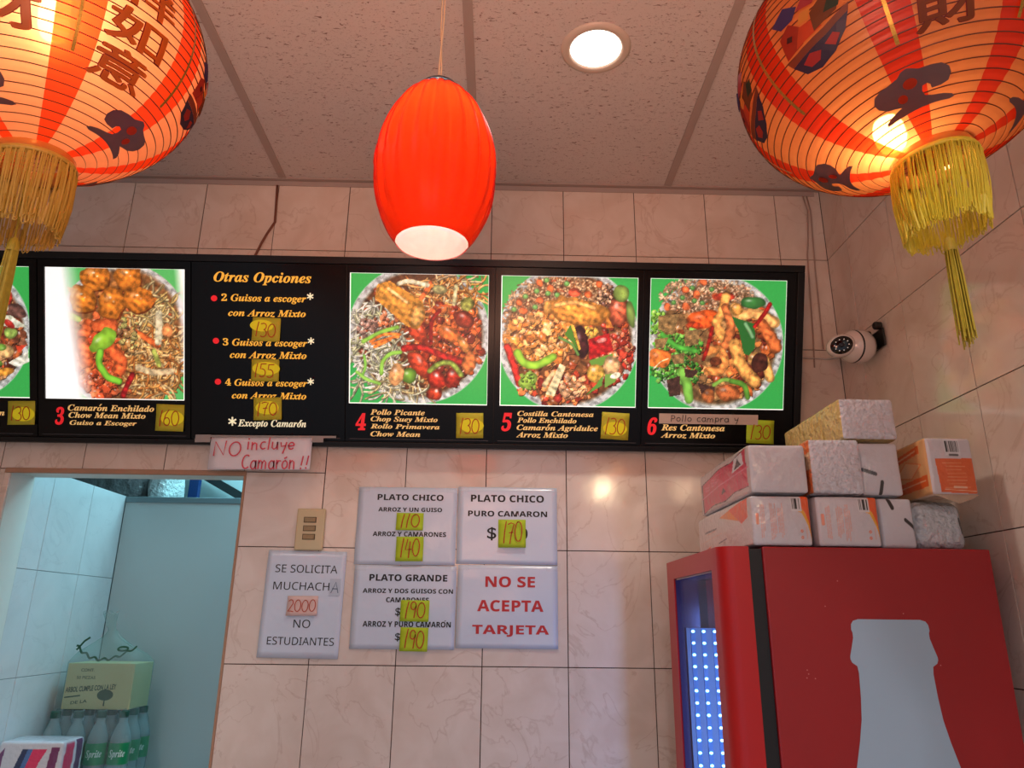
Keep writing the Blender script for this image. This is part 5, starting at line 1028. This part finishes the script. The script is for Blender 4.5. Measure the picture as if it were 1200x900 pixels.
def orange_panel(nu, nv):
    c = Canvas(0, 0, 1, 1, nu, nv, (206, 200, 206)); c.poly([(0.16, 0.38), (0.97, 0.36), (0.98, 0.98), (0.20, 0.95)], (222, 96, 36))
    for k in range(8): c.line([(0.28+random.uniform(0, 0.1), 0.45+k*0.06), (0.86-random.uniform(0, 0.2), 0.445+k*0.06)], 0.012, (236, 150, 100), 0)
    c.line([(0.48, 0.86), (0.74, 0.865)], 0.035, (236, 190, 160), 0); barcode(c, 0.42, 0.07, 0.70, 0.26); c.line([(0.48, 0.31), (0.66, 0.31)], 0.03, (60, 60, 64), 0); c.line([(0.28, 0.9), (0.95, 0.93)], 0.012, (240, 190, 160), 0); return c.A
def orange_panel_side(nu, nv):
    c = Canvas(0, 0, 1, 1, nu, nv, (226, 168, 112)); c.poly([(0.15, 0.20), (0.85, 0.10), (0.85, 0.24), (0.15, 0.34)], (228, 98, 36)); c.poly([(0.1, 0.70), (0.95, 0.64), (0.95, 0.84), (0.1, 0.88)], (228, 98, 36)); c.poly([(0.2, 0.55), (0.5, 0.32), (0.85, 0.44), (0.6, 0.64)], (236, 190, 140))
    c.line([(0.2, 0.55), (0.5, 0.32), (0.85, 0.44), (0.6, 0.64), (0.2, 0.55)], 0.02, (228, 130, 70), 0); c.line([(0.25, 0.26), (0.75, 0.18)], 0.03, (240, 190, 150), 0); c.line([(0.15, 0.78), (0.9, 0.73)], 0.02, (240, 190, 150), 0); return c.A
def pack(label, x0, x1, y0, y1, z0, z1, faces, base, m_=None, seed=1, rot=0.0, **kw):
    me = soft_pack('napkin_pack', x1-x0, y1-y0, z1-z0, faces, base, m_ or PACKM, seed=seed, **kw)
    o = link('napkin_pack', me, None, ((x0+x1)/2, (y0+y1)/2, (z0+z1)/2)); o.rotation_euler = (0, 0, rot)
    return tag(o, label, 'napkin pack', 'napkin packs stacked on the fridge')
Z0 = FZ+0.0012
pack('white and orange napkin pack at the bottom left corner of the stack', 0.5115, 0.6335, 1.505, 1.915, Z0, 1.8685, {'front': orange_front, 'left': orange_side}, (206, 200, 204), seed=3)
pack('white and orange napkin pack, second from left in the bottom row', 0.644, 0.774, 1.505, 1.915, Z0, 1.8685, {'front': orange_front}, (206, 190, 190), seed=4)
pack('white napkin pack with a pink side, at the left on the second tier', 0.5155, 0.6365, 1.505, 1.885, 1.8725, 1.976, {'left': pink_side}, (206, 206, 214), seed=5)
pack('clear-wrapped white napkin pack, in the middle of the second tier', 0.644, 0.752, 1.505, 1.80, 1.8725, 1.989, {'left': orange_edge}, (206, 206, 216), PACKW, seed=6)
pack('plain napkin pack with yellowish sides, topmost of the stack', 0.730, 0.850, 1.527, 1.845, 1.9935, 2.086, {'left': yellow_side}, (206, 204, 212), PACKW, seed=7, base2=(206, 176, 112))
pack('white napkin pack with two black dashes, directly under the topmost pack', 0.760, 0.848, 1.532, 1.83, 1.8745, 1.9895, {'front': dash_front([(0.05, 0.52, 0.35, 0.60, 0.07, (70, 72, 80)), (0.48, 0.75, 0.42, 0.97, 0.08)])}, (206, 206, 214), seed=8)
pack('white napkin pack with black dashes, bottom row right of the orange-printed ones', 0.784, 0.858, 1.528, 1.83, Z0, 1.8705, {'front': dash_front([(0.32, 0.04, 0.40, 0.20, 0.10), (0.72, 0.44, 0.98, 0.60, 0.08)])}, (200, 206, 214), seed=9)
pack('loosely bagged white napkin pack at the right end of the bottom row', 0.866, 0.974, 1.545, 1.83, Z0, 1.866, {'front': dash_front([(0.90, 0.35, 0.94, 0.62, 0.07)], (190, 198, 204))}, (190, 198, 204), PACKW, seed=10, amp=0.004, rr=0.02)
om = pack('orange and white napkin pack with a barcode, resting askew at the right', 0.892, 0.990, 1.500, 1.66, 1.8715, 1.992, {'front': orange_panel, 'left': orange_panel_side}, (222, 190, 160), seed=12, rot=0.0, bulge=0.002)
om.location = (0.934, 1.575, 1.9325); om.rotation_euler = (0, 0, 0.0)
# its loose film tail hanging below the front edge
m = MB(); FLM = film_mat('wrapping_film', (226, 206, 186), 0.45, 0.15, 40)
tv = [(-0.047, -0.080, -0.0585), (0.049, -0.080, -0.0585), (0.030, -0.083, -0.068), (0.000, -0.086, -0.078), (-0.022, -0.085, -0.070)]
m.add(tv, [(0, 4, 3, 2, 1)]); m.add([(x, y+0.0006, z) for x, y, z in tv], [(1, 2, 3, 4, 0)]); fo = m.build('film_tail', FLM, om)

# ------------------------------------------------------------------ security camera on the right wall
r = thing('security_camera', 'small white dome security camera with a black face, on the right wall', 'camera', (XR, 1.90, 2.345))
WHT = mat('glossy_white_plastic', (214, 200, 194), 0.2, coat=0.5); BKP = mat('black_bracket_plastic', (18, 15, 15), 0.35); LNS = mat('black_camera_lens', (10, 10, 12), 0.08)
# axis of the body points from the wall into the room, slightly forward and down
ax = Vector((-0.93, -0.30, -0.10)).normalized(); Mx = Matrix.Translation((-0.030, 0.0, 0.002)) @ Vector((0, 0, 1)).rotation_difference(ax).to_matrix().to_4x4()
MB().lathe([(0.001, 0.0), (0.030, 0.001), (0.040, 0.006), (0.0455, 0.018), (0.047, 0.034), (0.0455, 0.050)], 40, M=Mx).build('camera_base', WHT, r, smooth=True)
MB().lathe([(0.0455, 0.050), (0.0435, 0.0515), (0.0435, 0.0535), (0.0445, 0.055)], 40, M=Mx).build('seam', BKP, r, smooth=True)
nk = MB().lathe([(0.0445, 0.055), (0.0405, 0.064), (0.033, 0.072), (0.024, 0.078), (0.001, 0.082)], 40, M=Mx).build('swivel_collar', WHT, r, smooth=True)
hc = Mx @ Vector((0, 0, 0.092)); fd = Vector((-0.30, -0.93, -0.22)).normalized()
Mh = Matrix.Translation(hc) @ Vector((0, 0, 1)).rotation_difference(fd).to_matrix().to_4x4() @ Matrix.Diagonal((1.12, 0.92, 1.0, 1))
hp = [(0.001, -0.030), (0.018, -0.026), (0.029, -0.014), (0.0335, 0.0), (0.033, 0.012), (0.0295, 0.020), (0.026, 0.0225)]
hd = MB().lathe(hp, 36, M=Mh).build('camera_head', WHT, r, smooth=True)
MB().lathe([(0.0262, 0.0215), (0.024, 0.0235), (0.012, 0.0262), (0.0005, 0.027)], 32, M=Mh).build('face_plate', LNS, hd, smooth=True)
m = MB()
for k in range(10):
    a = 2*PI*k/10+0.3; c0 = Vector((0.0165*math.cos(a), 0.0165*math.sin(a), 0.0262)); m.lathe([(0.0016, 0), (0.0001, 0.0008)], 6, M=Mh @ Matrix.Translation(c0))
m.build('infrared_leds', mat('pale_led_dots', (214, 206, 200), 0.3, emit=(214, 206, 200), es=0.3), hd)
MB().lathe([(0.007, 0.0265), (0.006, 0.0295), (0.0005, 0.030)], 20, M=Mh).build('lens', mat('lens_glass', (30, 30, 44), 0.05), hd, smooth=True)
b_ = MB(); b_.box(-0.010, -0.0045, -0.055, 0.022, -0.012, 0.040); b_.box(-0.034, -0.010, -0.022, 0.004, -0.012, 0.020); b_.build('wall_bracket', BKP, r, bevel=0.003, smooth=False)
MB().lathe([(0.011, 0), (0.011, 0.016), (0.008, 0.019)], 16, M=Matrix.Translation((-0.010, -0.048, 0.046)) @ Matrix.Rotation(-PI/2, 4, 'Y'), cap0=True, cap1=True).lathe([(0.010, 0), (0.010, 0.016), (0.007, 0.019)], 16, M=Matrix.Translation((-0.010, 0.014, 0.044)) @ Matrix.Rotation(-PI/2, 4, 'Y'), cap0=True, cap1=True).build('bracket_knob', BKP, r)

# ------------------------------------------------------------------ cables
CB = mat('grey_brown_cable', (176, 150, 138), 0.5); CBR = mat('brown_cable', (120, 70, 52), 0.5); CBW = mat('white_cable', (206, 196, 190), 0.4)
tag(MB().tube([(-0.734, YB-0.006, ZC-0.024), (-0.731, YB-0.005, 2.89), (-0.728, YB-0.005, 2.82), (-0.747, YB-0.005, 2.781), (-0.762, YB-0.005, 2.745), (-0.776, YB-0.007, 2.70), (-0.786, YB-0.012, 2.66), (-0.79, YB-0.016, 2.60)], 0.004, 8).build('power_cable', CBR, smooth=True), 'brown cable running from the ceiling strip down behind the menu board', 'cable')
tag(MB().tube([(0.980, YB-0.006, ZC-0.024), (0.990, YB-0.006, 2.90), (0.981, YB-0.005, 2.80), (0.972, YB-0.005, 2.74), (0.966, YB-0.005, 2.60), (0.960, YB-0.005, 2.47), (0.952, YB-0.005, 2.36)], 0.0022, 6).build('signal_cable', CB, smooth=True), 'thin grey cable down the back wall, left of the pair by the corner', 'cable')
tag(MB().tube([(0.992, YB-0.006, ZC-0.024), (1.000, YB-0.006, 2.90), (0.996, YB-0.005, 2.80), (0.992, YB-0.005, 2.70), (0.989, YB-0.005, 2.55), (0.986, YB-0.005, 2.42)], 0.0022, 6).build('signal_cable', CB, smooth=True), 'thin grey cable down the back wall, nearest the corner', 'cable')
tag(MB().tube([(0.872, YB-0.004, 2.392), (0.93, YB-0.004, 2.391), (1.0, YB-0.006, 2.388), (1.025, YB-0.04, 2.383), (1.030, 2.0, 2.370), (1.028, 1.93, 2.352)], 0.0026, 6).build('camera_cable', CBW, smooth=True), 'white cable from behind the menu board to the security camera', 'cable')

# ------------------------------------------------------------------ corridor things
# low cabinet that carries the stock (its top is just below the frame)
r = thing('storage_cabinet', 'low white storage cabinet against the corridor wall, under the bottles', 'cabinet', (-1.20, 2.52, 0))
MB().box(-0.185, 0.25, -0.24, 0.24, 0, 1.10).build('body', mat('cabinet_white', (190, 196, 198), 0.5), r, bevel=0.004)
MB().box(0.251, 0.262, -0.22, 0.22, 0.06, 1.05).build('door', mat('cabinet_white'), r)
# bottles
BG = film_mat('clear_bottle_plastic', (210, 230, 232), 0.34, 0.12, 0); LQ = mat('green_bottle_label', (24, 140, 88), 0.35, noise=0.06); CP = mat('dark_green_cap', (22, 74, 60), 0.4); LWH = mat('label_white', (214, 232, 224), 0.5)
def bottle(x, y, z, k):
    r = thing('soda_bottle', 'clear small soda bottle with a green label and dark cap in the shrink-wrapped pack', 'bottle', (x, y, z), 'bottles in the shrink-wrapped pack')
    MB().lathe([(0.001, 0.001), (0.022, 0.0), (0.029, 0.006), (0.0305, 0.02), (0.029, 0.05), (0.0305, 0.09), (0.0305, 0.15), (0.029, 0.165), (0.022, 0.185), (0.0135, 0.205), (0.0125, 0.222), (0.0125, 0.226)], 20).build('body', BG, r, smooth=True)
    MB().lathe([(0.0310, 0.088), (0.0313, 0.090), (0.0313, 0.146), (0.0310, 0.148)], 20).build('label_band', LQ, r, smooth=True)
    MB().lathe([(0.0142, 0.218), (0.0145, 0.220), (0.0145, 0.235), (0.013, 0.2375), (0.0005, 0.238)], 16).build('cap', CP, r, smooth=True)
    # word on the label, wrapped round the front
    m = MB(); v, fc = text_verts(bi('Sprite'), 0.01); a = v.min(0); b2 = v.max(0)
    an = -PI/2+0.25+((v[:, 0]-a[0])/(b2[0]-a[0])-0.5)*1.5; zz2 = 0.104+(v[:, 1]-a[1])/(b2[1]-a[1])*0.026
    m.add([(0.0318*math.cos(float(t_)), 0.0318*math.sin(float(t_)), float(z_)) for t_, z_ in zip(an, zz2)], fc); m.build('lettering', LWH, r)
    return r
ROWN = ['front row', 'middle row', 'back row']; COLN = ['leftmost', 'second from the left', 'third from the left', 'rightmost']
b0 = bottle(0, 0, 0, 0); parts = list(b0.children)
k = 0
for i in range(4):
    for j in range(3):
        x = -1.345+i*0.0640; y = 2.50+j*0.0640+0.012*i; z = 1.1005
        if k == 0: o = b0; o.location = (x, y, z)
        else:
            o = b0.copy(); COL.objects.link(o); o.location = (x, y, z)
            for ch in parts: c = ch.copy(); COL.objects.link(c); c.parent = o
        o['label'] = 'green-labelled soda bottle, %s in the %s of the pack' % (COLN[i], ROWN[j])
        k += 1
# shrink wrap round the bottles
V = []; n = 28
wr = MB(); prof2 = []
for j, (zo, sh) in enumerate([(0.004, 1.0), (0.09, 1.0), (0.16, 0.995), (0.20, 0.94), (0.232, 0.86), (0.243, 0.80)]):
    for k in range(n):
        a = 2*PI*k/n; ca, sa = math.cos(a), math.sin(a); e = 0.5; X = 0.134*math.copysign(abs(ca)**e, ca)*sh; Y = 0.103*math.copysign(abs(sa)**e, sa)*sh
        V.append((X, Y+0.13*X, zo+random.uniform(-0.003, 0.003)))
wr.add(V, [(j*n+k, j*n+(k+1) % n, (j+1)*n+(k+1) % n, (j+1)*n+k) for j in range(5) for k in range(n)])
o = wr.build('shrink_wrap', film_mat('shrink_film', (232, 242, 244), 0.09, 0.14, 22), smooth=True, loc=(-1.249, 2.582, 1.1005)); tag(o, 'clear shrink wrap stretched round the pack of green-labelled bottles', 'plastic wrap')
# yellow carton in a clear bag on top of the bottles
CART = mat('buff_carton', (196, 192, 146), 0.6, noise=0.04); GI = mat('dark_green_ink', (34, 78, 50), 0.6)
cz = 1.3395
r = thing('carton', 'buff carton printed with a green tree, standing on the bottle pack', 'box', (-1.247, 2.60, cz))
MB().box(-0.105, 0.105, -0.065, 0.065, 0, 0.135).build('carton_body', CART, r, bevel=0.002)
m = MB(); tb = MB()
def ct(body, x0, x1, z0, z1, bold=0.02, sk=0.0): put_text(tb, body, x0, x1, z0, z1, 0, bold, 0, skew=sk)
ct('CONT.', -0.062, -0.020, 0.110, 0.119); ct('50 PIEZAS', -0.072, -0.014, 0.088, 0.097, 0.01); ct('ARBOL CUMPLE CON LA LEY', -0.100, 0.056, 0.048, 0.064, 0.03, 0.07); ct('DE LA', -0.078, -0.028, 0.014, 0.023, 0.02, 0.12)
tb.add([(-0.100, 0.032, 0), (-0.052, 0.038, 0), (-0.052, 0.042, 0), (-0.100, 0.036, 0)], [(0, 1, 2, 3)])
tb.add([(0.0225, 0.010, 0), (0.0275, 0.010, 0), (0.0265, 0.03, 0), (0.0235, 0.03, 0)], [(0, 1, 2, 3)])
crown = []
for k in range(26): a = 2*PI*k/26; crown.append((0.025+0.025*math.cos(a), 0.042+0.016*math.sin(a), 0))
tb.add(crown, [tuple(range(26))])
tb.v = [(x, -0.0656, y) for x, y, z in tb.v]; tb.build('print', GI, r)
# bag
V = []; bagm = MB(); n = 32; lev = [(0.001, 1.0), (0.07, 1.03), (0.138, 1.03), (0.165, 0.86), (0.190, 0.52), (0.215, 0.22), (0.235, 0.10), (0.258, 0.14), (0.290, 0.22)]
for j, (zo, sh) in enumerate(lev):
    for k in range(n):
        a = 2*PI*k/n; ca, sa = math.cos(a), math.sin(a); e = 0.2 if j < 3 else (0.5 if j == 3 else 0.9); wv = 1+0.09*math.sin(a*7+j)*min(1, j/3)*(1 if j > 2 else 0.15)
        V.append((0.109*math.copysign(abs(ca)**e, ca)*sh*wv-(0.006*max(0, j-3)), 0.069*math.copysign(abs(sa)**e, sa)*sh*wv, zo+0.006*math.sin(3*a+j)*(j > 2)))
bagm.add(V, [(j*n+k, j*n+(k+1) % n, (j+1)*n+(k+1) % n, (j+1)*n+k) for j in range(len(lev)-1) for k in range(n)])
bag = bagm.build('plastic_bag', film_mat('bag_film', (232, 242, 240), 0.12, 0.15, 34), smooth=True, loc=(-1.247, 2.60, cz)); tag(bag, 'clear plastic bag knotted over the buff carton, with dark green script', 'plastic bag')
m = MB(); m.ribbon([(-0.100+0.19*t_, 0.158+0.028*(2*t_-1)**2-0.012*math.sin(t_*3)+0.004*math.sin(t_*38)) for t_ in np.linspace(0, 1, 44)], 0.006); m.ribbon([(-0.095, 0.175), (-0.082, 0.200), (-0.070, 0.210)], 0.007); m.ribbon([(0.05+0.016*math.cos(t_), 0.178+0.006*math.sin(t_)) for t_ in np.linspace(0, 6.3, 16)], 0.006)
m.v = [(x, -0.062+(y-0.15)*0.5, y) for x, y, z in m.v]; m.build('green_script', GI, bag)
# striped packet at the lower left
r = thing('striped_packet', 'white packet with navy and magenta stripes, left of the bottles', 'packet', (-1.291, 2.36, 1.1005))
def stripes(nu, nv):
    c = Canvas(0, 0, 1, 1, nu, nv, (206, 210, 218)); c.poly([(0.02, 0.2), (0.10, 0.08), (0.06, 1), (0, 1)], (110, 60, 110)); c.poly([(0.38, 0.1), (0.46, 0.1), (0.24, 1), (0.10, 1)], (22, 36, 84)); c.poly([(0.46, 0.1), (0.54, 0.1), (0.34, 1), (0.24, 1)], (70, 110, 170)); c.poly([(0.54, 0.1), (0.76, 0.1), (0.66, 0.3), (0.46, 1), (0.30, 1)], (222, 40, 96)); c.poly([(0.82, 0.08), (0.94, 0.08), (0.88, 1), (0.72, 1)], (110, 30, 90)); return c.A
def stripes_side(nu, nv):
    c = Canvas(0, 0, 1, 1, nu, nv, (200, 200, 214)); c.poly([(0.1, 0.05), (0.5, 0.05), (0.3, 1), (0, 1)], (200, 40, 90)); c.poly([(0.6, 0), (0.9, 0), (0.8, 1), (0.5, 1)], (90, 40, 90)); return c.A
sp_ = soft_pack('wrapper', 0.180, 0.11, 0.180, {'front': stripes, 'left': stripes, 'right': stripes_side}, (196, 196, 208), PACKM, seed=21, amp=0.001)
o = link('wrapper', sp_, r, (0, 0, 0.0905))
# beyond the partition: shelf with a wrapped bundle, blue post, dark brace
o = MB().box(-1.98, -1.28, 2.86, 3.30, 2.005, 2.025).box(-1.93, -1.90, 2.88, 2.91, 0, 2.005).box(-1.31, -1.28, 2.88, 2.91, 0, 2.005).box(-1.93, -1.90, 3.25, 3.28, 0, 2.005).box(-1.31, -1.28, 3.25, 3.28, 0, 2.005).build('high_shelf', mat('dark_grey_steel', (54, 60, 62), 0.5, 0.4)); tag(o, 'dark steel shelf standing behind the partition, above its top edge', 'shelf')
DB = mat('dark_plastic_wrap', (156, 164, 166), 0.2, noise=0.5, nscale=18, bump=0.9, bscale=28, bdist=0.02, coat=1.0)
me = soft_pack('b', 0.58, 0.36, 0.24, {}, (100, 110, 112), DB, rr=0.05, amp=0.010, seed=31, bulge=0.0); o = link('wrapped_bundle', me, None, (-1.665, 3.08, 2.146)); tag(o, 'dark plastic-wrapped bundle on the high shelf behind the partition', 'bundle')
me = soft_pack('b', 0.075, 0.20, 0.16, {}, (214, 226, 226), PACKW, rr=0.03, amp=0.01, seed=32, bulge=0.0); o = link('plastic_bag', me, None, (-1.325, 2.98, 2.106)); tag(o, 'pale plastic bag beside the dark wrapped bundle on the high shelf', 'plastic bag')
tag(MB().box(-1.380, -1.338, 3.315, 3.347, 0, ZC-0.001).build('steel_post', mat('blue_steel_paint', (16, 56, 116), 0.4), bevel=0.002), 'blue steel post standing beyond the partition', 'post')
MBr = Matrix.Translation((-1.24, 3.42, 2.176)) @ Matrix.Rotation(rad(28), 4, 'Y')
tag(MB().box(-0.34, 0.34, -0.02, 0.02, -0.018, 0.018, M=MBr).build('diagonal_brace', mat('dark_grey_steel')), 'dark diagonal steel brace on the far wall, right of the blue post', 'brace')
